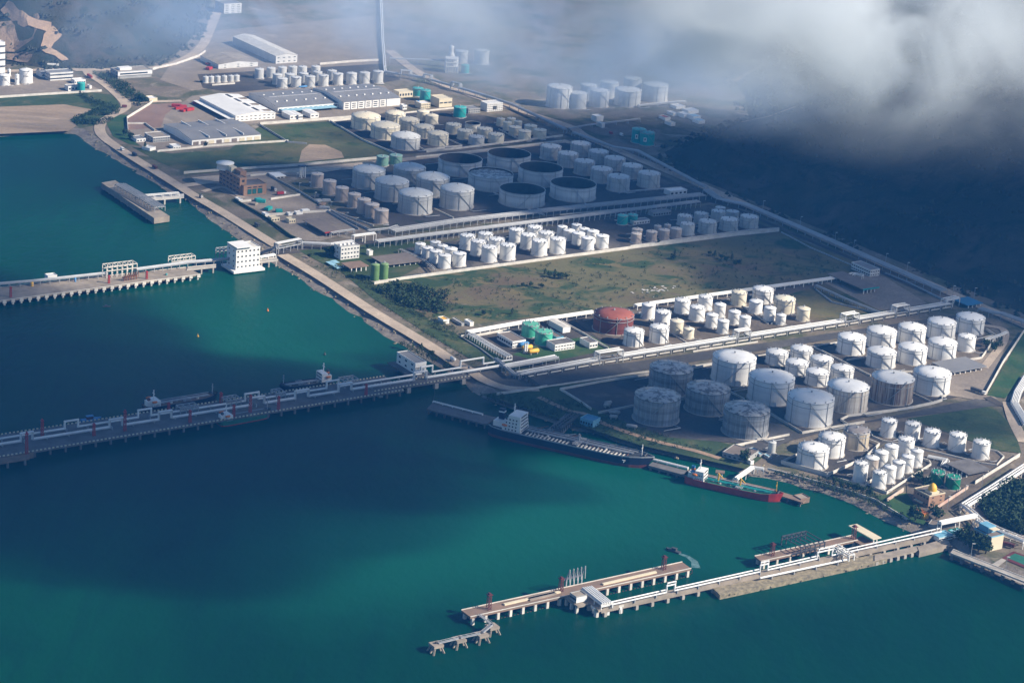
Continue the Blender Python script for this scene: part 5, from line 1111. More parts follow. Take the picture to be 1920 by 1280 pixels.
rack([(1410, 876), (1432, 879)], 4, 4, 'white pipe end at the head of gangway', ((-.8, .6), (.8, .6)), 8, 'white')
canopy((1340, 899), (1357, 901), 13, 6, 'pinkish grey hose tower beside red tanker', n=2, roof='deck_red', z=4.2)
rack([(1043, 802), (1062, 788), (1080, 774)], 5, 8, 'dark lattice approach gangway behind the tanker', ((-3, .4), (0, .4), (3, .4)), 4, 'dark', decks=2)
jetty([(1022, 808), (1052, 815), (1085, 780), (1062, 774)], 4.6, 'dark approach platform behind the tanker', 'deck_grey', 'deck_grey', 8, 1.2, 1.3, 'none')
# lower berth
bz = 6.5
t, q, base = jetty([(882, 1156), (1296, 1065), (1279, 1053), (865, 1143)], bz, 'brown lower berth deck on white-capped piles', 'deck_red', 'wallcap', 10.5, 1.6, 2.0, 'kerb')
for p0, p1, w_ in (((945, 1134), (1050, 1110), 2.0), ((1130, 1096), (1230, 1073), 2.0), ((990, 1124), (1040, 1112), 5.0)):
    a = P(*p0, bz) - base; c = P(*p1, bz) - base; bb = MB(); bb.beam(a + Vector((0, 0, .6)), c + Vector((0, 0, .6)), w_, 1.1); bb.obj('deck_walkway', M['cream' if w_ < 3 else 'deck'], t)
for x, y, h, lb in ((916, 1142, 31, 'left end of the lower berth'), (1051, 1108, 27, 'beside the grey loading arms'), (1244, 1067, 26, 'right end of the lower berth'), (1447, 1041, 24, 'second berth left end'), (1600, 1010, 26, 'second berth near the roofed shelter')):
    tower(x, y, h, 'thick red-brown tower, ' + lb, bz, 'redbrown', 2.6, 'red-brown berth towers')
jetty([(1058, 1118), (1083, 1136), (1112, 1130), (1100, 1108)], bz - .4, 'control room platform below the grey arms', 'deck', 'wallcap', 10, 1.4, 1.8, 'none')
t, L, H = bld((1068, 1122), (1083, 1129), 10, 9, 'grey control room with white end below grey arms', 'greywall', 'deck', (1, 5, 1.2, .35), z=bz); addbox(t, 'end_wall', (L + .2, 4.5, H / 2), (.4, 8.8, H - .2), 'white')
jetty([(1085, 1112), (1122, 1144), (1152, 1130), (1110, 1100)], bz, 'white-edged pipeway platform joining berth and trestle', 'deck', 'wallcap', 10, 1.6, 2.0, 'none')
rack([(1100, 1102), (1138, 1132)], 3.5, 9, 'diagonal pipe bundle across the pipeway platform', ((-3.4, .7), (-1.6, .7), (.2, .7), (2, .7), (3.6, .7)), 9, 'white', ground=bz)
jetty([(1112, 1141), (1170, 1133), (1166, 1126), (1108, 1133)], bz - .2, 'white end platform where trestle pipelines start', 'wallcap', 'white', 9, 1.8, 1.8, 'none')
jetty([(1128, 1141), (1765, 1001), (1758, 997), (1124, 1134)], bz, 'long concrete box trestle with white pipelines to shore', 'deck', 'concrete', 13.5, 3.4, 2.2, 'none', 2)
bigpipe([(1128, 1137), (1258, 1108), (1430, 1070), (1540, 1045), (1765, 996)], bz - .6, .6, ((1249, 1265), (1424, 1439), (1531, 1560)), 'near white pipeline on lower trestle with small loops', 5.0)
bigpipe([(1128, 1132), (1258, 1103), (1430, 1065), (1540, 1040), (1762, 990)], bz - .6, .55, ((1251, 1266), (1426, 1440), (1534, 1562)), 'far white pipeline on lower trestle with small loops', 5.0)
t, q, base = jetty([(1350, 1115), (1664, 1047), (1650, 1036), (1337, 1102)], 3.6, 'rough stone mole beside the lower trestle', 'stone', 'stone', 14, 3.9, 3.0, 'none', 1)
bb = MB(); random.seed(5)
for k in range(130):
    f = random.random(); v = q[0].lerp(q[1], f) - base + Vector((random.uniform(-1, 1), random.uniform(-.5, 3.5), 0)); r = random.uniform(.4, .9)
    bb.box((v.x, v.y, random.uniform(.2, 3.2)), (r * 1.6, r * 1.3, r), random.uniform(0, 3))
part_stuff(bb.obj('stone_facing', M['stone'], t))
bigpipe([(1425, 1083), (1590, 1048)], 3.8, .8, (), 'single white pipe lying on the stone mole', 0)
jetty([(1427, 1052), (1608, 1012), (1598, 1003), (1415, 1042)], bz, 'second brown berth deck beyond the trestle', 'deck_red', 'wallcap', 12, 1.5, 1.8, 'kerb')
jetty([(1598, 1012), (1628, 1028), (1648, 1020), (1616, 1003)], bz - .4, 'short platform under the roofed shelter', 'deck_red', 'concrete', 10, 1.4, 1.8, 'none')
canopy((1636, 1018), (1648, 1015), 8, 26, 'cream roofed shelter at the second berth end', n=2, roof='cream', z=bz, over=2)
gantry((1500, 1042), (1545, 1032), 7, 22, 'dark pipe tangle frame between berth and trestle loop', 'dark', 6, bz); gantry((1560, 1034), (1592, 1052), 5, 5, 'white diagonal pipe frame crossing the trestle', 'white', 4, bz)
jetty([(1640, 1050), (1726, 1030), (1722, 1022), (1640, 1040)], 4.2, 'concrete causeway deck on short blocks', 'deck', 'concrete', 7, 1.4, 2.6, 'none', 1)
jetty([(1724, 1034), (1782, 1020), (1776, 1008), (1720, 1024)], 4.6, 'solid concrete causeway root by the blue building', 'deck', 'deck', 40, 4.6, 2, 'none', 1)
jetty([(1781, 1036), (1925, 1092), (1925, 1084), (1787, 1030)], 5.0, 'dark-faced concrete quay at lower right corner', 'concrete', 'deck_grey', 9, 1.2, 2.2, 'kerb', 1)
# dolphins and catwalks
def dolphin(x, y, label):
    p = P(x, y, 6.0); t = thing('mooring_dolphin', label, 'mooring dolphin', (p.x, p.y, 0), U, 'mooring dolphins off the lower berth')
    addbox(t, 'cap', (0, 0, 5.2), (7.5, 7.5, 1.8), 'deck'); addbox(t, 'bollard', (0, 0, 6.7), (1.2, 1.2, 1.4), 'dark')
    for sx in (-1, 1):
        for sy in (-1, 0, 1): b = MB(); b.beam((sx * 4.4, sy * 4.4, -1), (sx * 2.4, sy * 2.6, 4.4), 1.1); b.obj('raking_pile', M['deck'], t)
for x, y, lb in ((923, 1172, 'mooring dolphin at the catwalk elbow nearest the berth'), (903, 1187, 'mooring dolphin at the middle catwalk bend'), (861, 1196, 'smallest-looking mooring dolphin halfway along outer catwalk'), (818, 1206, 'outermost mooring dolphin at the catwalk tip')): dolphin(x, y, lb)
def catwalk(A, B, label, z=6.6):
    a = P(*A, z); c = P(*B, z); t = thing('catwalk', label, 'catwalk', a, 0); d = c - a
    b = MB(); b.beam((0, 0, 0), d, 2.0, .5); b.obj('walkway', M['steel'], t)
    for s_ in (-1, 1):
        nn = Vector((-d.y, d.x, 0)).normalized() * s_; b = MB(); b.beam(nn + Vector((0, 0, 1.1)), d + nn + Vector((0, 0, 1.1)), .25); b.obj('handrail', M['steel'], t)
catwalk((899, 1152), (922, 1170), 'grey catwalk from berth corner to first dolphin'); catwalk((922, 1171), (905, 1185), 'short grey catwalk between the first two dolphins'); catwalk((900, 1187), (863, 1195), 'grey catwalk from middle dolphin outwards'); catwalk((859, 1196), (822, 1205), 'outermost grey catwalk to tip dolphin')
def boom(pts, label, mat='redbrown'):
    pl = [P(x, y, 0) for x, y in pts]; L = plen(pl); base = pl[0]; b = MB(); n = int(L / 2.6)
    for i in range(n): q, d = along(pl, L * i / n); v = q - base; b.box((v.x, v.y, .05), (1.3, .4, .4), math.atan2(d.y, d.x))
    t = thing('oil_boom', label, 'boom', base); part_stuff(b.obj('float_line', M[mat], t))
boom([(908, 1163), (940, 1158), (1000, 1145), (1045, 1132)], 'dotted red floating boom left of control room')
boom([(1140, 1114), (1200, 1101), (1260, 1088), (1290, 1080), (1298, 1073), (1298, 1066)], 'dotted red floating boom curving round right berth end')
boom([(803, 722), (815, 730), (815, 740), (812, 752)], 'dark floating hose from trestle to old jetty', 'dark')
# ---------------------------------------------------------------- ships
def ship(stern, bow, beam, free, label, hull='navy', boot='redbrown', deck='deck_grey', sup='white', funnel='navy', supl=.1, suph=14, kind='tanker', flip=False, bootz=1.2, name='ship', cat='ship', frames=0, sheer=2.0, cranes=(), crane_mat='yellow'):
    a = P(*stern, 0.0); b_ = P(*bow, 0.0); d = b_ - a; L = d.length; rz = math.atan2(d.y, d.x)
    nn = Vector((-d.y, d.x, 0)).normalized(); sgn = 1 if nn.y > 0 else -1       # the near side was measured
    o = a + nn * sgn * beam / 2; t = thing(name, label, cat, (o.x, o.y, 0), rz)
    st = [(0, .62), (.03, .85), (.1, .98), (.25, 1), (.6, 1), (.8, .97), (.88, .82), (.94, .52), (.98, .2), (1.0, .02)]
    def sec(lo, hi, mat, nm, loz, hiz, flare=1.0):
        m = MB(); rings = []
        for f, w in st:
            sh = sheer * max(0, (f - .72) / .28) ** 1.5 + (sheer * .35 * max(0, (.12 - f) / .12))
            zz0 = loz + (sh if lo else 0); zz1 = hiz + (sh if hi else 0); x0 = L * (f if f < .9 else .9 + (f - .9) * (.75 if not lo else .9)); x1 = L * (f if f < .9 else .9 + (f - .9) * (.9 if not hi else 1.06))
            rings.append([(x0, -w * beam / 2 * (.97 if not lo else 1), zz0), (x1, -w * beam / 2, zz1), (x1, w * beam / 2, zz1), (x0, w * beam / 2 * (.97 if not lo else 1), zz0)])
        vs = [v for r in rings for v in r]; fs = []
        for i in range(len(rings) - 1):
            A, B = i * 4, (i + 1) * 4; fs += [(A, B, B + 1, A + 1), (A + 1, B + 1, B + 2, A + 2), (A + 2, B + 2, B + 3, A + 3), (A + 3, B + 3, B, A)]
        fs += [(0, 1, 2, 3), tuple(reversed([len(vs) - 4 + k for k in range(4)]))]
        m.add(vs, fs); return m.obj(nm, M[mat], t)
    sec(False, False, boot, 'boot_top', -1.5, bootz); sec(False, True, hull, 'hull', bootz + .02, free)
    dk = MB(); vs = []
    for f, w in st:
        sh = sheer * max(0, (f - .72) / .28) ** 1.5 + (sheer * .35 * max(0, (.12 - f) / .12)); x1 = L * (f if f < .9 else .9 + (f - .9) * 1.06); vs += [(x1, -w * beam / 2 * .96, free + sh + .08), (x1, w * beam / 2 * .96, free + sh + .08)]
    dk.add(vs, [(i * 2, i * 2 + 2, i * 2 + 3, i * 2 + 1) for i in range(len(st) - 1)]); dk.obj('deck', M[deck], t)
    for s_ in (-1, 1):                                      # bulwark or rail
        m = MB(); pp = []
        for f, w in st:
            sh = sheer * max(0, (f - .72) / .28) ** 1.5 + (sheer * .35 * max(0, (.12 - f) / .12)); x1 = L * (f if f < .9 else .9 + (f - .9) * 1.06); pp.append(Vector((x1, s_ * w * beam / 2 * .985, free + sh + .55)))
        for p, q in zip(pp, pp[1:]): m.beam(p, q, .25, .9)
        m.obj('bulwark', M[hull if kind == 'coaster' else 'steel'], t)
    s0 = L * .09; sl_ = L * supl; bw = beam * .8; z = free + .1; tiers = max(2, int(suph / 2.8))
    for k in range(tiers):
        f = 1 - .09 * k; sd = addbox(t, 'superstructure_deck', (s0 + sl_ * (.5 + .03 * k), 0, z + 1.35 + k * 2.75), (sl_ * f, bw * (1 if k < tiers - 1 else 1.15) * (1 - .05 * k), 2.6), sup)
        for j in range(6):
            addbox(sd, 'window', (s0 + sl_ * (.5 + .03 * k + .5 * f) + .05, bw * (-.36 + .144 * j) * (1 - .05 * k), z + 1.6 + k * 2.75), (.16, bw * .085, 1.3), 'glass')
            if j < 4: addbox(sd, 'window', (s0 + sl_ * (.2 + .18 * j), -bw * .5 * (1 - .05 * k) - .06, z + 1.6 + k * 2.75), (sl_ * .07, .2, 1.2), 'glass')
    zt = z + tiers * 2.75
    fu = MB().box((s0 - sl_ * .25, 0, zt - 3), (sl_ * .28, bw * .22, 9)).obj('funnel', M[funnel], t)
    addbox(fu, 'funnel_band', (s0 - sl_ * .25, 0, zt - 1), (sl_ * .3, bw * .24, 1.2), 'white' if funnel == 'navy' else 'orange')
    addbox(t, 'engine_casing', (s0 - sl_ * .25, 0, z + 2.5), (sl_ * .7, bw * .55, 5), sup)
    m = MB(); m.beam((s0 + sl_ * .4, 0, zt), (s0 + sl_ * .4, 0, zt + 8), .7); m.beam((s0 + sl_ * .4, -2.2, zt + 5), (s0 + sl_ * .4, 2.2, zt + 5), .4); m.obj('radar_mast', M['white'], t)
    m = MB(); fx = L * .93; m.beam((fx, 0, free + sheer * .6), (fx, 0, free + sheer + 9), .6); m.beam((fx, -1.4, free + sheer + 6), (fx, 1.4, free + sheer + 6), .35); m.obj('foremast', M[crane_mat if kind != 'tanker' else 'white'], t)
    for s_ in (-1, 1): m = MB(); m.lathe([(0, -2.6), (.9, -1.8), (1.1, 0), (.9, 1.8), (0, 2.6)], 10); ob = m.obj('lifeboat', M['orange'], t, (s0 + sl_ * .15, s_ * bw * .56, z + 5)); ob.rotation_euler = (0, math.pi / 2, 0)
    zc = free + .1
    for y in (-1.6, -.5, .6, 1.7): m = MB(); m.tube([(s0 + sl_ * 1.15, y, zc + 1.6), (L * .88, y, zc + 1.6)], .32, 6); m.obj('deck_pipe', M['steel' if kind == 'tanker' else 'teal' if hull == 'red' else 'steel'], t)
    m = MB(); m.beam((s0 + sl_ * 1.05, 3, zc + 2.4), (L * .9, 3, zc + 2.4), 1.0, .3); m.obj('deck_walkway', M['steel'], t)
    for k in range(frames):
        f = .24 + .62 * k / frames
        if .50 < f < .56: continue
        addbox(t, 'deck_beam', (L * f, -beam * .3, zc + .45), (1.0, beam * .3, .7), 'wallcap')
    if frames:
        rr = random.Random(9)
        for k in range(46): m = MB(); f = rr.uniform(.24, .88); y = rr.uniform(-.4, .4) * beam; m.beam((L * f, y, zc + 1.2), (L * f + rr.uniform(2, 9) * rr.choice((0, 1)), y + rr.uniform(2, 7), zc + rr.uniform(1.2, 2.4)), .35); m.obj('deck_pipe', M[rr.choice(('dark', 'steel', 'rust'))], t)
    for k in range(7): m = MB(); m.lathe([(1.1, 0), (1.1, 1.2), (0, 1.5)], 10, (L * (.27 + .09 * k), beam * .1 * (-1) ** k, zc)); m.obj('tank_hatch', M['wallcap'], t)
    for k in range(5): m = MB(); m.tube([(L * .53 + k * 1.3, -beam * .42, zc + 1.5), (L * .53 + k * 1.3, beam * .42, zc + 1.5)], .3, 6); m.obj('manifold_pipe', M['steel'], t)
    for f in cranes: m = MB(); m.beam((L * f, 0, zc), (L * f, 0, zc + 8), 1.1); m.beam((L * f, 0, zc + 7.6), (L * f + 5, -beam * .3, zc + 6.4), .6); m.obj('deck_crane', M[crane_mat], t)
    m = MB(); m.lathe([(.9, 0), (1.3, .3), (1.3, 1.6), (.9, 2)], 10, (L * .95, -1.5, free + sheer * .8)); m.lathe([(.9, 0), (1.3, .3), (1.3, 1.6), (.9, 2)], 10, (L * .95, 1.5, free + sheer * .8)); part_stuff(m.obj('windlass', M['dark'], t))
    return t, L
t, L = ship((911, 817), (1214, 886), 22, 7.6, 'long black-hulled tanker with white wheelhouse aft', 'navy', 'redbrown', 'ship_deck', 'white', 'navy', .115, 15, frames=27, bootz=2.2, cranes=(.545,), crane_mat='steel')
MB().box((L * .85, -22 * .455, 5.6), (2.6, .5, .5)).box((L * .85, -22 * .455, 4.5), (.6, .5, 1.8)).obj('hull_mark', M['white'], t)
t, L = ship((1281, 907), (1461, 947), 14, 4.6, 'red-hulled small tanker with green deck and yellow masts', 'red', 'redbrown', 'green', 'white', 'blue', .11, 11, 'coaster', frames=0, bootz=.6, sheer=2.6, cranes=(.33, .56))
t, L = ship((417, 801), (514, 783), 12, 3.4, 'small green coaster with red waterline by middle jetty', 'green', 'red', 'deck_grey', 'white', 'dark', .12, 6, 'coaster', bootz=.7, sheer=2.2, crane_mat='steel')
t, L = ship((276, 777), (414, 754), 13, 4.4, 'dark ship with red deck beyond middle jetty', 'navy', 'redbrown', 'deck_red', 'white', 'redbrown', .1, 8, 'coaster', bootz=.6, crane_mat='steel')
t, L = ship((626, 722), (531, 737), 13, 3.0, 'low dark coaster with white wheelhouse at right, beyond jetty', 'navy', 'dark', 'deck_grey', 'white', 'dark', .14, 9, 'coaster', bootz=.5, crane_mat='steel')
def boat(x, y, L, rz, label, hull='blue', top='white'):
    p = P(x, y, 0); t = thing('boat', label, 'boat', (p.x, p.y, 0), rz); w = L * .28
    m = MB(); m.add([(-L / 2, -w / 2, -.4), (L * .25, -w / 2, -.4), (L / 2, 0, -.4), (L * .25, w / 2, -.4), (-L / 2, w / 2, -.4), (-L / 2, -w / 2, L * .1), (L * .25, -w / 2, L * .1), (L * .54, 0, L * .13), (L * .25, w / 2, L * .1), (-L / 2, w / 2, L * .1)],
        [(4, 3, 2, 1, 0), (5, 6, 7, 8, 9), (0, 1, 6, 5), (1, 2, 7, 6), (2, 3, 8, 7), (3, 4, 9, 8), (4, 0, 5, 9)]); m.obj('hull', M[hull], t)
    addbox(t, 'cabin', (-L * .08, 0, L * .17), (L * .3, w * .65, L * .14), top); addbox(t, 'cabin_roof', (-L * .08, 0, L * .25), (L * .36, w * .75, L * .02), hull)
boat(171, 788, 17, U, 'blue-roofed workboat behind middle jetty', 'blue', 'redbrown'); boat(1262, 1033, 12, math.pi - .6, 'small dark motorboat making a wake', 'dark', 'dark')
boat(200, 575, 7, .3, 'tiny dark dinghy below the upper jetty', 'dark', 'dark'); boat(1170, 868, 6, 0, 'dinghy', 'dark') if False else None
wk = MB(); pts_ = [(1270, 1036), (1290, 1043), (1302, 1052), (1305, 1064)]; pl = [P(x, y, .06) for x, y in pts_]; vs = []
for i, p in enumerate(pl):
    dd = (pl[min(i + 1, 3)] - pl[max(i - 1, 0)]).normalized(); nn = Vector((-dd.y, dd.x, 0)) * (1.2 + .7 * i); vs += [p + nn, p - nn]
wk.add(vs, [(0, 1, 3, 2), (2, 3, 5, 4), (4, 5, 7, 6)]); mwk = plain('foam', (.16, .26, .26), .6, .6, .3, c2=(.01, .07, .07)); tag(wk.obj('boat_wake', mwk), kind='stuff')
def buoy(x, y, mat, label):
    p = P(x, y, 0); t = thing('buoy', label, 'buoy', (p.x, p.y, 0), 0, 'channel buoys'); t.scale = (.65,) * 3
    MB().lathe([(0, -.3), (1.6, 0), (1.7, .9), (1.0, 1.5), (.5, 3.4), (0, 3.6)], 14).obj('float', M[mat], t); addbox(t, 'topmark', (0, 0, 4.1), (.7, .7, 1), mat); addbox(t, 'mast', (0, 0, 3.6), (.25, .25, 1.2), 'dark')
buoy(371, 631, 'yellow', 'yellow buoy in the lit patch of left water'); buoy(502, 583, 'orange', 'orange buoy near the shore below pile building'); buoy(609, 665, 'dark', 'dark green buoy in shaded water above middle jetty')
# ---------------------------------------------------------------- vehicles, vessels and yard goods
def truck(x, y, rz, label, cab='white', body='white', L=9, group='vehicles on the site roads', cat='truck'):
    p = P(x, y, LZ); t = thing('truck', label, cat, (p.x, p.y, LZ + .8), rz, group)
    addbox(t, 'cab', (L * .4, 0, 1.9), (L * .2, 2.4, 2.4), cab); addbox(t, 'windscreen', (L * .505, 0, 2.3), (.1, 2.0, .9), 'glass'); addbox(t, 'cargo_body', (-L * .1, 0, 2.0), (L * .72, 2.5, 2.7), body)
    for xx in (-.35, -.2, .38):
        for s_ in (-1, 1): m = MB(); m.lathe([(0, -.25), (.55, -.25), (.55, .25), (0, .25)], 10); o = m.obj('wheel', M['dark'], t, (L * xx, s_ * 1.1, .55)); o.rotation_euler = (math.pi / 2, 0, 0)
VD = -math.radians(55.75)
for x, y, r, lb, c, bd, l_ in ((168, 146, VD, 'red crane truck on the coast road near gas works', 'red', 'red', 14), (229, 283, VD, 'white van parked by coast road bend', 'white', 'white', 6), (252, 293, VD, 'dark blue truck on coast road', 'navy', 'navy', 10), (290, 317, VD, 'dark red truck on coast road', 'redbrown', 'redbrown', 10),
    (233, 203, 0.4, 'maroon car at the road fork', 'redbrown', 'redbrown', 6), (377, 372, VD, 'white car on coast road near the footbridge', 'white', 'dark', 5), (513, 358, VD, 'purple and white bus beside brick entrance wing', 'white', 'navy', 10), (527, 366, .6, 'red and white truck in forecourt', 'white', 'red', 11),
    (1833, 737, -.75, 'dark articulated truck with white cab in concrete yard', 'white', 'dark', 16), (1812, 1002 - 262, 0, 'x', 'white', 'white', 5), (1165, 256, VD, 'white car on hill road by the bend', 'white', 'white', 5), (1145, 253, VD, 'red car on hill road', 'red', 'red', 5), (1889, 1026, -.4, 'red lorry on the road behind slate-blue block', 'redbrown', 'redbrown', 10),
    (99, 125, .2, 'white tanker trailer behind the office shed', 'white', 'white', 16), (482, 425, VD, 'dark truck parked on coast road verge', 'dark', 'dark', 9)):
    if lb != 'x': truck(x, y, r, lb, c, bd, l_, cat='truck' if l_ > 6 else 'car')
def hvessel(x, y, w, mat, label, r=2.0, rz=U, group=None):
    p = P(x, y, LZ); s = scale_at(p); L = w / s; t = thing('horizontal_tank', label, 'tank', (p.x, p.y, LZ + .5), rz, group)
    m = MB(); m.lathe([(0, -L / 2), (r * .7, -L / 2 + r * .2), (r, -L / 2 + r * .6), (r, L / 2 - r * .6), (r * .7, L / 2 - r * .2), (0, L / 2)], 14); o = m.obj('shell', M[mat], t, (0, 0, r + .8)); o.rotation_euler = (0, math.pi / 2, 0)
    for k in (-.3, .3): addbox(t, 'saddle', (L * k, 0, .5), (.8, r * 1.6, 1.2), 'concrete')
hvessel(1000, 664, 24, 'yellow', 'yellow horizontal tank nearest the broad rack'); hvessel(988, 657, 24, 'yellow', 'yellow horizontal tank behind white cylinders'); hvessel(982, 651, 22, 'blue', 'blue horizontal tank beside the yellow ones')
for k, x in enumerate((984, 988)): tank(x, 663 - k, 4, 648 - k, 'white', 'dome', ['slim white vertical vessel left, among yellow tanks', 'slim white vertical vessel right, among yellow tanks'][k], 'slim vessels by yellow tanks')
for k, (x, y, w) in enumerate(((1138, 764, 16), (1140, 760, 16), (1152, 778, 22), (1150, 786, 16), (1184, 804, 22))): hvessel(x, y, w, 'greywall', 'grey horizontal vessel in the dark bund, ' + ['lower of upper pair', 'upper of upper pair', 'by the short white wall', 'below the short white wall', 'alone nearer the track'][k], 1.5, [U, U, .1, .1, -.2][k], 'grey horizontal vessels')
hvessel(783, 199, 12, 'blue', 'blue vessel beside pale office block', 3, VD); hvessel(568, 166, 18, 'blue', 'flat blue tarpaulin-like vessel behind warehouses', 1.2)
hvessel(849, 678, 16, 'white', 'white cylinder lying on dark slope near trestle', 1.6, VD)
p = P(1385, 813, LZ); s = scale_at(p); m = MB(); m.lathe([(23 / s, 0), (23 / s, .9), (19 / s, 1.2), (0, 1.2)], 32); tag(m.obj('tank_foundation', M['concrete'], None, (p.x, p.y, LZ + .4)), 'round empty concrete tank foundation beside mottled tanks', 'foundation')
def goods(spots, name, label, cat, group, mats, dims):
    for i, (x, y) in enumerate(spots):
        p = P(x, y, LZ); t = thing(name, label[i], cat, (p.x, p.y, LZ + .6), U + (.3 * ((i * 7) % 5) - .6), group); d = dims[i % len(dims)]; addbox(t, 'body', (0, 0, d[2] / 2), d, mats[i % len(mats)]); addbox(t, 'lid', (0, 0, d[2] + .12), (d[0] * .9, d[1] * .9, .24), mats[i % len(mats)])
goods([(489, 380), (484, 377), (503, 394), (523, 398)], 'tarpaulin_stack', ['teal tarpaulin stack at upper left of yard', 'smaller teal stack touching the upper left one', 'teal stack in the middle of storage yard', 'dark teal stack near the yard wall'], 'stack', 'teal covered stacks', ['teal'], [(10, 5, 3), (7, 5, 2.5)])
goods([(331, 201), (338, 205), (347, 208), (343, 203), (355, 208), (372, 196), (398, 121.5), (392, 131)], 'red_machine', ['red machine, leftmost of the pile on red yard', 'red machine, second in pile on red yard', 'red machine, largest low one on red yard', 'red machine, rear one on red yard', 'red machine, rightmost of the pile on red yard', 'dark red truck body in warehouse shade', 'red container above, left of misty warehouse', 'red container below, left of misty warehouse'], 'machine', 'red machines and containers', ['red'], [(12, 5, 3), (14, 5, 2.4), (18, 6, 2), (9, 6, 3)])
goods([(590, 372), (598, 378), (604, 386), (612, 378), (596, 369), (608, 392), (572, 397), (476, 384)], 'scrap_pile', ['dark scrap pile at right of storage yard, ' + w for w in ('leftmost', 'second lowest', 'centre lowest', 'far right', 'topmost', 'by the rack corner')] + ['white crate row near yard wall', 'low rubble pile under brick office wall'], 'pile', 'scrap piles in the yard', ['dark', 'steel', 'deck_red', 'steel', 'dark', 'steel', 'white', 'deck'], [(9, 5, 2.0), (7, 7, 1.6), (11, 4, 2.2)])
p = P(626, 500, LZ); t = thing('collapsed_roof', 'pale blue collapsed sheet roof near the coast road', 'roof', (p.x, p.y, LZ + .5), VD); addbox(t, 'roof_sheet', (0, 0, 1.4), (24, 6, .4), 'lightblue'); addbox(t, 'roof_sheet', (-9, 6, 1.6), (9, 6, .4), 'lightblue'); addbox(t, 'wall', (0, 1.5, .6), (22, .4, 1.4), 'greywall')
rnd = random.Random(4); lt = MB()
for k in range(30):
    q = P(1225 + rnd.gauss(0, 20), 544 + rnd.gauss(0, 4), LZ); s = rnd.uniform(.6, 2.2); lt.box((q.x, q.y, LZ + .7), (s * 1.6, s, .3), rnd.uniform(0, 3))
tag(lt.obj('litter', M['litter']), kind='stuff')
# street lamps
lampm = [('pole', lambda: MB().box((0, 0, 5.5), (.35, .35, 11)).mesh('pole', M['steel'])), ('lamp_head', lambda: MB().box((.9, 0, 11), (2.2, .5, .35)).mesh('lamp_head', M['white']))]
for k, (x, y, h) in enumerate(((561, 362, 0), (590, 380, 0), (620, 398, 0), (650, 418, 0), (668, 428, 0), (556, 343, 0), (1786, 556, 0), (1826, 560, 0), (1600, 470, 0), (1660, 495, 0), (1700, 512, 0), (1565, 455, 0), (1500, 425, 0), (1430, 395, 0), (1300, 201, 1), (1820, 1045, 0), (1885, 1070, 0), (1776, 955, 0), (1808, 935, 0), (1840, 915, 0))):
    p = P(x, y, LZ); t = thing('street_lamp', 'slim street lamp, ' + ['first along the grey yard wall', 'second along the grey yard wall', 'third along the grey yard wall', 'fourth along the grey yard wall', 'fifth along the grey yard wall', 'beside the arched white shelter', 'at the hill road junction by portal', 'above the blue shelter', 'hill road, above the white office left', 'hill road, right of white office', 'hill road, above loading yard', 'hill road, left of white office', 'hill road, above field end', 'hill road, above the last grey tanks', 'tall pole under the bare hillside', 'on quay left of path', 'on quay right of path', 'near the orange roof gatehouse', 'beside red-banded wall', 'beside the white perimeter wall'][k], 'lamp', (p.x, p.y, LZ + .6), 0, 'street lamps')
    for nm, fn in lampm: link(nm, shared(nm, fn), t, sc=(1, 1, 2.2) if h else None)
# ---------------------------------------------------------------- plants
def leaves(mb, c, rx, ry, rz, n, s, rnd):
    for _ in range(n):
        while True:
            v = Vector((rnd.uniform(-1, 1), rnd.uniform(-1, 1), rnd.uniform(-1, 1)))
            if .25 < v.length < 1: break
        v *= (1 + .3 * mnoise.noise(v * 2 + Vector((c[0], c[1], 0)) * .3))
        p = Vector((c[0] + v.x * rx, c[1] + v.y * ry, c[2] + v.z * rz)); a = Vector((rnd.gauss(0, 1), rnd.gauss(0, 1), rnd.gauss(0, .6))).normalized(); b = a.cross(Vector((rnd.gauss(0, 1), rnd.gauss(0, 1), rnd.gauss(0, 1)))).normalized(); k = s * rnd.uniform(.6, 1.3)
        mb.add([p - a * k, p + b * k * .7, p + a * k, p - b * k * .7], [(0, 1, 2, 3)])
def treemesh(seed, conic=False):
    rnd = random.Random(seed); m = MB()
    if conic:
        for k in range(7): f = k / 7; leaves(m, (rnd.uniform(-.2, .2), rnd.uniform(-.2, .2), 1.6 + 6 * f), 2.0 * (1 - f) + .3, 2.0 * (1 - f) + .3, .8, 26, .55, rnd)
    else:
        for k in range(6): leaves(m, (rnd.uniform(-1.8, 1.8), rnd.uniform(-1.8, 1.8), 3.6 + rnd.uniform(-.8, 1.6)), 1.9, 1.9, 1.5, 46, .6, rnd)
    tr = MB(); tr.lathe([(.35, 0), (.22, 2.4), (.12, 4.6), (0, 5.2)], 7)
    for a in range(4): tr.beam((0, 0, 2.2), (1.4 * math.cos(a * 1.6), 1.4 * math.sin(a * 1.6), 3.8), .14)
    return m.mesh('crown', M['leaf2'] if conic else M['leaf']), tr.mesh('trunk', M['bark'])
TMS = [treemesh(i, i % 3 == 2) for i in range(6)]
def tree(x, y, sc, label, group, cat='tree', name='tree', k=0):
    p = P(x, y, LZ); t = thing(name, label, cat, (p.x, p.y, LZ + .3), random.uniform(0, 6), group); cr, tk = TMS[k % 6]; t.scale = (sc, sc, sc); link('crown', cr, t); link('trunk', tk, t)
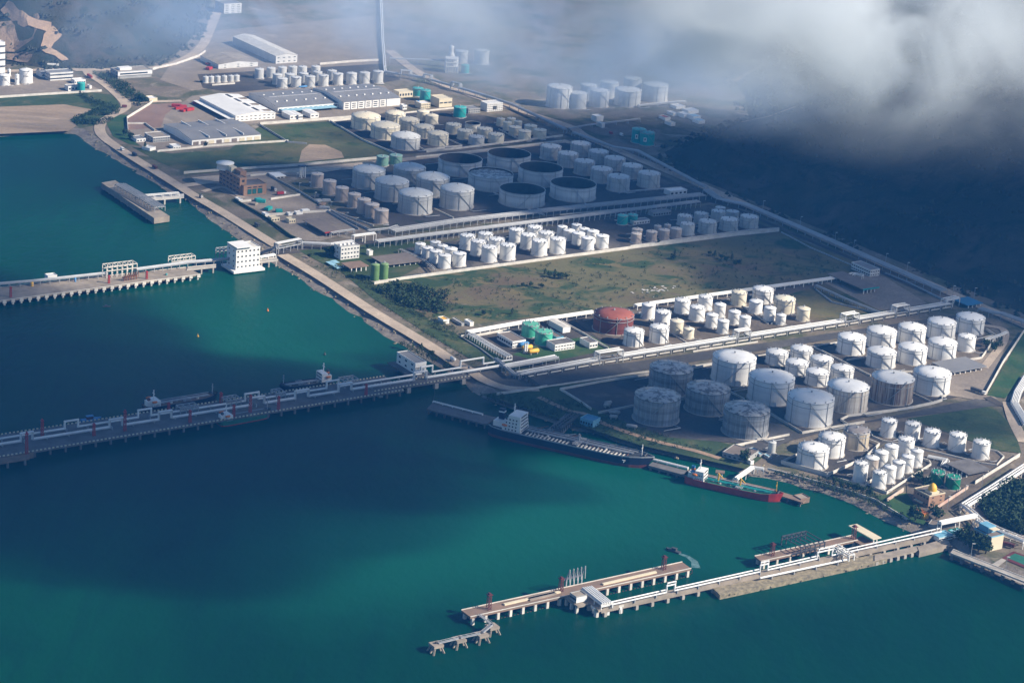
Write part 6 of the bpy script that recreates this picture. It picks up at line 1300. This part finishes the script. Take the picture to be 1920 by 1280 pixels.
TL = [(613, 478, 1.5, 'dark tree left of the three-storey block, leftmost'), (622, 480, 1.7, 'dark tree between others, left of three-storey block'), (630, 478, 1.5, 'dark tree touching the three-storey block'), (580, 484, .8, 'small bush at the coast road head'),
 (735, 458, .9, 'roadside tree above first cylinders, leftmost'), (748, 460, .7, 'low roadside bush above first cylinders'), (719, 462, .9, 'roundish tree right of small hut'), (688, 467, .8, 'small tree right of three-storey block'), (757, 457, .8, 'roadside tree above cylinders, fourth'),
 (1755, 974, 1.9, 'round dark tree beside the orange gatehouse'), (1716, 977, 1.9, 'dark tree left of the orange gatehouse'), (1706, 972, 1.4, 'bushy tree at seaside lawn corner'), (1797, 1012, 1.6, 'quay tree, leftmost of the grove by the slate block'), (1808, 1020, 1.9, 'quay tree, second of the grove'), (1820, 1028, 2.0, 'quay tree, middle of the grove'), (1834, 1034, 2.1, 'quay tree, largest, before slate block wall'), (1848, 1038, 1.8, 'quay tree, rightmost of the grove'), (1812, 1008, 1.7, 'quay tree behind grove by blue building'), (1826, 1018, 1.8, 'quay tree against slate block corner'),
 (1397, 868, 1.8, 'dark round tree against long shore building'), (1234, 459 - 0, .9, 'dark bush on the long field wall'), (385, 276, 1.0, 'bush at the works shed front wall'), (1262, 487, 1.0, 'lone bush in upper middle of field'), (1265, 470 + 8, .8, 'small bush above the lone field bush'),
 (1014, 541, 1.0, 'dark conical tree in left part of field'), (906, 592, .9, 'small tree near lower left of field'), (960, 590, .9, 'small round tree above the light rack'), (1378, 498, .9, 'bush in the right field thicket, lowest'), (1050, 524, 1.2, 'field thicket tree, right one'), (1040, 521, 1.2, 'field thicket tree, middle right'), (1030, 520, 1.1, 'field thicket tree, middle left'), (1062, 524, 1.0, 'field thicket tree, rightmost'), (1022, 515, .9, 'field thicket tree, leftmost'), (995, 537, .8, 'small bush left in field'), (980, 538, .7, 'tiny bush further left in field'),
 (1340, 482, 1.0, 'right field thicket, left end'), (1352, 486, 1.0, 'right field thicket, second'), (1362, 492, 1.1, 'right field thicket, third'), (1372, 488, 1.0, 'right field thicket, fourth'), (1385, 496, .9, 'right field thicket, right end'), (1330, 478, .7, 'right field thicket, upper left small'), (1417, 508, .7, 'lone small bush near field end'),
 (1848, 650, 1.4, 'tree beside the farm road bend, upper'), (1865, 660, 1.6, 'tree beside the farm road bend, lower'), (1875, 650, 1.4, 'tree beside the farm road bend, right'), (1735, 915, 1.6, 'dark tree behind brick office, left'), (1722, 903, 1.5, 'dark tree behind slim cluster front'), (1745, 905, 1.5, 'dark tree under the green tank'),
 (815, 680, 1.1, 'shore tree beside coast road, right of slope'), (808, 668, .9, 'shore tree beside coast road, conical'), (790, 655, .8, 'shore bush beside coast road'), (270, 192, 1.5, 'dark tree left of the yard gate hut'), (262, 190, 1.4, 'dark tree further left of the yard gate'), (150, 176 + 4, 1, 'bush below the teal tank'), (235, 255, 1.4, 'dark tree left of works office'), (245, 262, 1.4, 'dark tree below left of works office'), (272, 280, 1.2, 'dark tree at the works gate')]
for i, (x, y, sc, lb) in enumerate(TL): tree(x, y, sc, lb, 'trees and bushes about the site', k=i)
HT = [(1565 + 13 * i, 908 + 4.2 * i + (i % 2)) for i in range(6)]
for i, (x, y) in enumerate(HT): tree(x, y, 1.1, 'hedge bush along the seaside wall, ' + ORD[i] + ' from left', 'hedge bushes by the sea', 'bush', 'bush', i * 3)
def wood(name, poly, n, smin, smax, mat, seed, z=LZ):
    rnd = random.Random(seed); pp = [P(x, y, LZ) for x, y in poly]; x0 = min(p.x for p in pp); x1 = max(p.x for p in pp); y0 = min(p.y for p in pp); y1 = max(p.y for p in pp); mb = MB(); c = 0; tries = 0
    def inside(x, y):
        r = False; j = len(pp) - 1
        for i in range(len(pp)):
            if (pp[i].y > y) != (pp[j].y > y) and x < (pp[j].x - pp[i].x) * (y - pp[i].y) / (pp[j].y - pp[i].y) + pp[i].x: r = not r
            j = i
        return r
    while c < n and tries < n * 20:
        tries += 1; x = rnd.uniform(x0, x1); y = rnd.uniform(y0, y1)
        if not inside(x, y) or mnoise.noise(Vector((x, y, seed)) * .03) < -.25: continue
        s = rnd.uniform(smin, smax); leaves(mb, (x, y, z + s * .8), s * .8, s * .8, s, 22, s * .28, rnd); c += 1
    tag(mb.obj(name, M[mat]), kind='stuff')
wood('thicket', [(705, 545), (740, 535), (800, 540), (835, 560), (830, 590), (800, 585), (760, 575)], 330, 1.3, 4.6, 'leaf', 2)
wood('thicket', [(705, 545), (740, 535), (850, 540), (860, 560), (830, 592), (800, 585), (760, 575)], 120, 1.0, 3.6, 'leaf2', 22)
wood('undergrowth', [(600, 495), (640, 500), (700, 530), (760, 575), (830, 600), (860, 620), (880, 640), (850, 640), (770, 590), (680, 535), (620, 510)], 320, .8, 2.2, 'leaf2', 3)
wood('undergrowth', [(700, 545), (1000, 500), (1400, 450), (1590, 495), (1580, 515), (1400, 540), (1190, 572), (900, 605)], 760, .5, 1.9, 'leaf', 4)
wood('undergrowth', [(900, 742), (1045, 735), (1130, 780), (1350, 850), (1180, 830), (1030, 785), (930, 755)], 420, .7, 2.0, 'leaf', 5)
wood('undergrowth', [(1440, 884), (1560, 900), (1640, 925), (1700, 965), (1690, 975), (1600, 935), (1470, 893)], 320, .8, 2.0, 'leaf', 6)
wood('forest', [(1935, 888), (1870, 920), (1838, 950), (1860, 983), (1930, 1008), (1990, 1000), (1990, 900)], 700, 2.5, 5.5, 'leaf', 7)
wood('undergrowth', [(150, 178), (205, 182), (228, 205), (205, 232), (150, 240), (135, 225), (180, 206)], 380, 1.2, 3.2, 'leaf', 8)
wood('undergrowth', [(172, 138), (215, 140), (280, 190), (262, 200), (235, 188), (205, 160)], 260, 1.5, 3.5, 'leaf', 9)
wood('undergrowth', [(740, 640), (790, 655), (870, 700), (860, 706), (800, 672), (750, 648)], 160, .8, 2.0, 'leaf', 10)
wood('undergrowth', [(560, 482), (600, 500), (640, 520), (720, 560), (790, 612), (860, 655), (900, 680), (880, 684), (800, 630), (700, 566), (600, 510)], 260, .5, 1.3, 'leaf2', 11)
def hillwood(name, vs, rows, m, n, kmax, smin, smax, seed, mat):
    rnd = random.Random(seed); mb = MB(); c = 0
    ks = int(rows * kmax)
    while c < n:
        k = int(ks * rnd.random() ** 1.3); i = rnd.randrange(m - 1); v = vs[k * m + i]
        if v[1] < 1500 or mnoise.noise(Vector(v) * .02) < -.15: c += .2; continue
        s = rnd.uniform(smin, smax); x = v[0] + rnd.uniform(-11, 11); y = v[1] + rnd.uniform(-11, 11); z = v[2] + s * .3
        pts = [(x + s * a * rnd.uniform(.6, 1.2), y + s * b * rnd.uniform(.6, 1.2), z + s * e * rnd.uniform(.7, 1.2)) for a, b, e in ((1, 0, 0), (0, 1, 0), (-1, 0, 0), (0, -1, 0), (.1, .1, .9))]
        mb.add(pts, [(0, 1, 4), (1, 2, 4), (2, 3, 4), (3, 0, 4)]); c += 1
    tag(mb.obj(name, M[mat]), kind='stuff')
hillwood('forest', hv, hrows, hm, 12000, .55, 1.5, 4.2, 1, 'hill_leaf'); hillwood('forest', lv, lrows, lm, 9000, .5, 1.5, 4, 2, 'hill_leaf')
# bare rock face and tracks on the hills, laid on the slope itself
from mathutils.bvhtree import BVHTree
def hill_strip(obj, pts, w, mat, name):
    dg = None; me = obj.data; bv = BVHTree.FromPolygons([v.co for v in me.vertices], [p.vertices[:] for p in me.polygons])
    hits = []
    for (x0, y0), (x1, y1) in zip(pts, pts[1:]):
        for k in range(8):
            x = x0 + (x1 - x0) * k / 8; y = y0 + (y1 - y0) * k / 8; d = (P(x, y, 0) - Vector((0, 0, CAMH))).normalized(); h = bv.ray_cast(Vector((0, 0, CAMH)), d)
            if h[0] is not None: hits.append(h[0])
    if len(hits) < 2: print('no hits', name); return
    mb = MB(); vs = []
    for i, p in enumerate(hits):
        d = hits[min(i + 1, len(hits) - 1)] - hits[max(i - 1, 0)]; nn = Vector((-d.y, d.x, 0)).normalized() * w * (.7 + .6 * mnoise.noise(p * .03 + Vector((3, 3, 3))))
        for q in (p + nn, p, p - nn):
            r = bv.ray_cast(Vector((q.x, q.y, 900)), Vector((0, 0, -1))); vs.append((q.x, q.y, (r[0].z if r[0] is not None else q.z) + 2.2))
    n = len(hits); mb.add(vs, [(i * 3 + j, i * 3 + j + 3, i * 3 + j + 4, i * 3 + j + 1) for i in range(n - 1) for j in (0, 1)]); o = mb.obj(name, M[mat]); o['kind'] = 'structure'
hill_strip(hr, [(1420, 130), (1385, 150), (1345, 172), (1332, 190)], 9, 'track', 'landslip')
hill_strip(hr, [(1355, 158), (1345, 178), (1328, 195), (1360, 215), (1380, 232)], 8, 'track', 'landslip')
hill_strip(hr, [(1390, 232), (1440, 222), (1500, 200)], 3, 'track', 'hill_track')
hill_strip(hl, [(8, 15), (30, 32), (70, 48), (100, 55)], 9, 'track', 'hill_track'); hill_strip(hl, [(108, 60), (92, 75), (85, 95), (105, 103), (125, 118)], 9, 'track', 'hill_track')
hill_strip(hl, [(20, 42), (24, 70), (28, 105)], 40, 'rock', 'rock_face'); hill_strip(hl, [(0, 110), (30, 112), (60, 116)], 12, 'rock', 'rock_face')
# ---------------------------------------------------------------- air: haze and clouds
def vol_mat(name, dens, col, aniso=0.0, step=1.0):
    m = bpy.data.materials.new(name); m.use_nodes = True; nt = m.node_tree; nt.nodes.clear()
    o = nt.nodes.new('ShaderNodeOutputMaterial'); v = nt.nodes.new('ShaderNodeVolumePrincipled')
    v.inputs['Color'].default_value = (*col, 1); v.inputs['Density'].default_value = dens; v.inputs['Anisotropy'].default_value = aniso
    nt.links.new(v.outputs[0], o.inputs['Volume']); return m, nt, v
HZ, _, _ = vol_mat('haze_air', 0.000056, (0.06, 0.36, 1.0), 0.0)
mb = MB(); mb.box((0, 7000, 352), (15800, 17000, 706)); tag(mb.obj('haze', HZ), kind='stuff')
def ico(sub, fn):
    import bmesh
    bm = bmesh.new(); bmesh.ops.create_icosphere(bm, subdivisions=sub, radius=1.0)
    for v in bm.verts: v.co = fn(v.co.copy())
    me = bpy.data.meshes.new('cloud'); bm.to_mesh(me); bm.free()
    for p in me.polygons: p.use_smooth = True
    return me
CS, _, _ = vol_mat('cloud_body', 0.021, (1, 1, 1), 0.3)
# unseen clouds above the flight level, placed to throw shadows on bay, tanks, hill
SHADES = [(40, 885, 320, 200, 36), (300, 850, 300, 105, 34), (560, 795, 260, 80, 26), (740, 735, 200, 55, 20), (240, 690, 230, 60, 24), (-150, 720, 260, 300, 40), (960, 785, 200, 48, 26), (1235, 768, 135, 72, 50), (1500, 715, 150, 70, 3), (1080, 712, 170, 30, 12), (1000, 818, 110, 20, 12), (1140, 852, 110, 20, 12),
          (760, 372, 270, 75, 7), (1010, 340, 250, 105, 8), (1260, 398, 220, 60, 11), (640, 338, 120, 45, 7), (760, 275, 40, 32, 8), (1500, 450, 300, 85, 26), (1720, 370, 520, 260, 45), (1960, 530, 320, 230, 45), (1530, 300, 290, 220, 40), (1890, 815, 100, 55, 15)]
CZ = 1150.0
for i, (px, py, rx, ry, rz) in enumerate(SHADES):
    g = P(px, py, 0); t = CZ / SUND.z; c = g + SUND * t
    def fn(v, i=i):
        d = 1 + 0.42 * mnoise.noise(v * 1.3 + Vector((i * 7.1, 0, 0))) + 0.26 * mnoise.noise(v * 3.1 + Vector((0, i * 3.3, 0)))
        return Vector((v.x * rx * d, v.y * ry * d, v.z * rz * d))
    o = link('cloud', ico(4, fn)); o.location = (c.x, c.y, CZ + i * 3); o.data.materials.append(CS)
    tag(o, kind='stuff')
# the cloud drifting between the aeroplane and the hills
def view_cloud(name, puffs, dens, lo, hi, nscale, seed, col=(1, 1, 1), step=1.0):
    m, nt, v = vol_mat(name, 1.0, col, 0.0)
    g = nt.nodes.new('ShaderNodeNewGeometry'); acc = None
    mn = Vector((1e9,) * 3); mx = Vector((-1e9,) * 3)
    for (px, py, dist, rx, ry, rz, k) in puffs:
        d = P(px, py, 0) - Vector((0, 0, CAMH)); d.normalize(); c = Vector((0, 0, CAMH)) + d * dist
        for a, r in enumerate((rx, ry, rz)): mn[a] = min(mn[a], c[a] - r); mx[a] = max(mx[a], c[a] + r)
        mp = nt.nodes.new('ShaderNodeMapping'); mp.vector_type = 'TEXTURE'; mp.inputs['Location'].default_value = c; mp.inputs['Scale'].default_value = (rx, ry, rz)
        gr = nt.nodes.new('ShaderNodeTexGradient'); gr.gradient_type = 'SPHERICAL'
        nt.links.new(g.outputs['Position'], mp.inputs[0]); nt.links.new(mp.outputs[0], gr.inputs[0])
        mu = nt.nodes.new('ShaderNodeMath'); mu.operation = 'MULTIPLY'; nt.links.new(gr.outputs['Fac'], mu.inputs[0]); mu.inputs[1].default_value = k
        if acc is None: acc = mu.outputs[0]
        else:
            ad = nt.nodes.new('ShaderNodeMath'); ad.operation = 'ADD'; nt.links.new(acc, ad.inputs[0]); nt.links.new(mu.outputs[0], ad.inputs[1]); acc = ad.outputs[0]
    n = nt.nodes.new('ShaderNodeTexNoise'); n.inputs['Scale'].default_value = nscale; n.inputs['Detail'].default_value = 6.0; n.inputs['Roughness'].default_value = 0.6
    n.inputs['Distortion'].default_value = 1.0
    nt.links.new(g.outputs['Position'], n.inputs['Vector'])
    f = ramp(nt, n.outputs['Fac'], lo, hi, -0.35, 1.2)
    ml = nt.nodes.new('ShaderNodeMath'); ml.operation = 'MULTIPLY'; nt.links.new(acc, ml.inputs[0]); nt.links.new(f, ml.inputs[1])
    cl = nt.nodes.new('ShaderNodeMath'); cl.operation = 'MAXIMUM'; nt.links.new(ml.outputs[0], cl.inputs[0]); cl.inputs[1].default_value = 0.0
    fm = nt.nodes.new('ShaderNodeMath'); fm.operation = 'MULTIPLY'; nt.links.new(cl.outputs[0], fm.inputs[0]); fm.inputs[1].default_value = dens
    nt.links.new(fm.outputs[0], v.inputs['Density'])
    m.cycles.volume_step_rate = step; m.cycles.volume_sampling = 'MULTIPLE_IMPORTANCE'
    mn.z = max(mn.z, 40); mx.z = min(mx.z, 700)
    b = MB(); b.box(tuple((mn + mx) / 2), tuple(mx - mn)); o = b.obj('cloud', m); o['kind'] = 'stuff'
    print('CLOUD', name, mn, mx)
view_cloud('cloud_bank', [(1480, -40, 1300, 120, 190, 62, 1.9), (1640, 10, 1280, 120, 160, 60, 0.7), (1290, 20, 1350, 130, 160, 50, 0.7), (1200, 90, 1350, 110, 150, 36, 0.45), (1540, 80, 1250, 120, 160, 55, 0.28), (1780, 10, 1250, 130, 160, 66, 0.32), (1890, 100, 1250, 110, 150, 56, 0.17), (1690, 130, 1250, 130, 150, 50, 0.13), (1000, 30, 1400, 140, 150, 50, 0.4), (800, 10, 1400, 110, 150, 46, 0.28)],
           0.0175, 0.37, 0.65, 0.016, 1, col=(0.90, 0.955, 1.0), step=1.0)
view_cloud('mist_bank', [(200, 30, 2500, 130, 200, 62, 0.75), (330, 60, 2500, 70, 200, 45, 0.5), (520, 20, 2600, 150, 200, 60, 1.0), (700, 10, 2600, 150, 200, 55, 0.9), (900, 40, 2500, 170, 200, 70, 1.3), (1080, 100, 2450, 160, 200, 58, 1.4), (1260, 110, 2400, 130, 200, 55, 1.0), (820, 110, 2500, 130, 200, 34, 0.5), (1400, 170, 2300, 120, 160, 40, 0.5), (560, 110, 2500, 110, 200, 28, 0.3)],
           0.0085, 0.30, 0.70, 0.007, 2, col=(0.58, 0.75, 1.0), step=1.0)  # bluer, darker tint painted in for mist lying in cloud shade
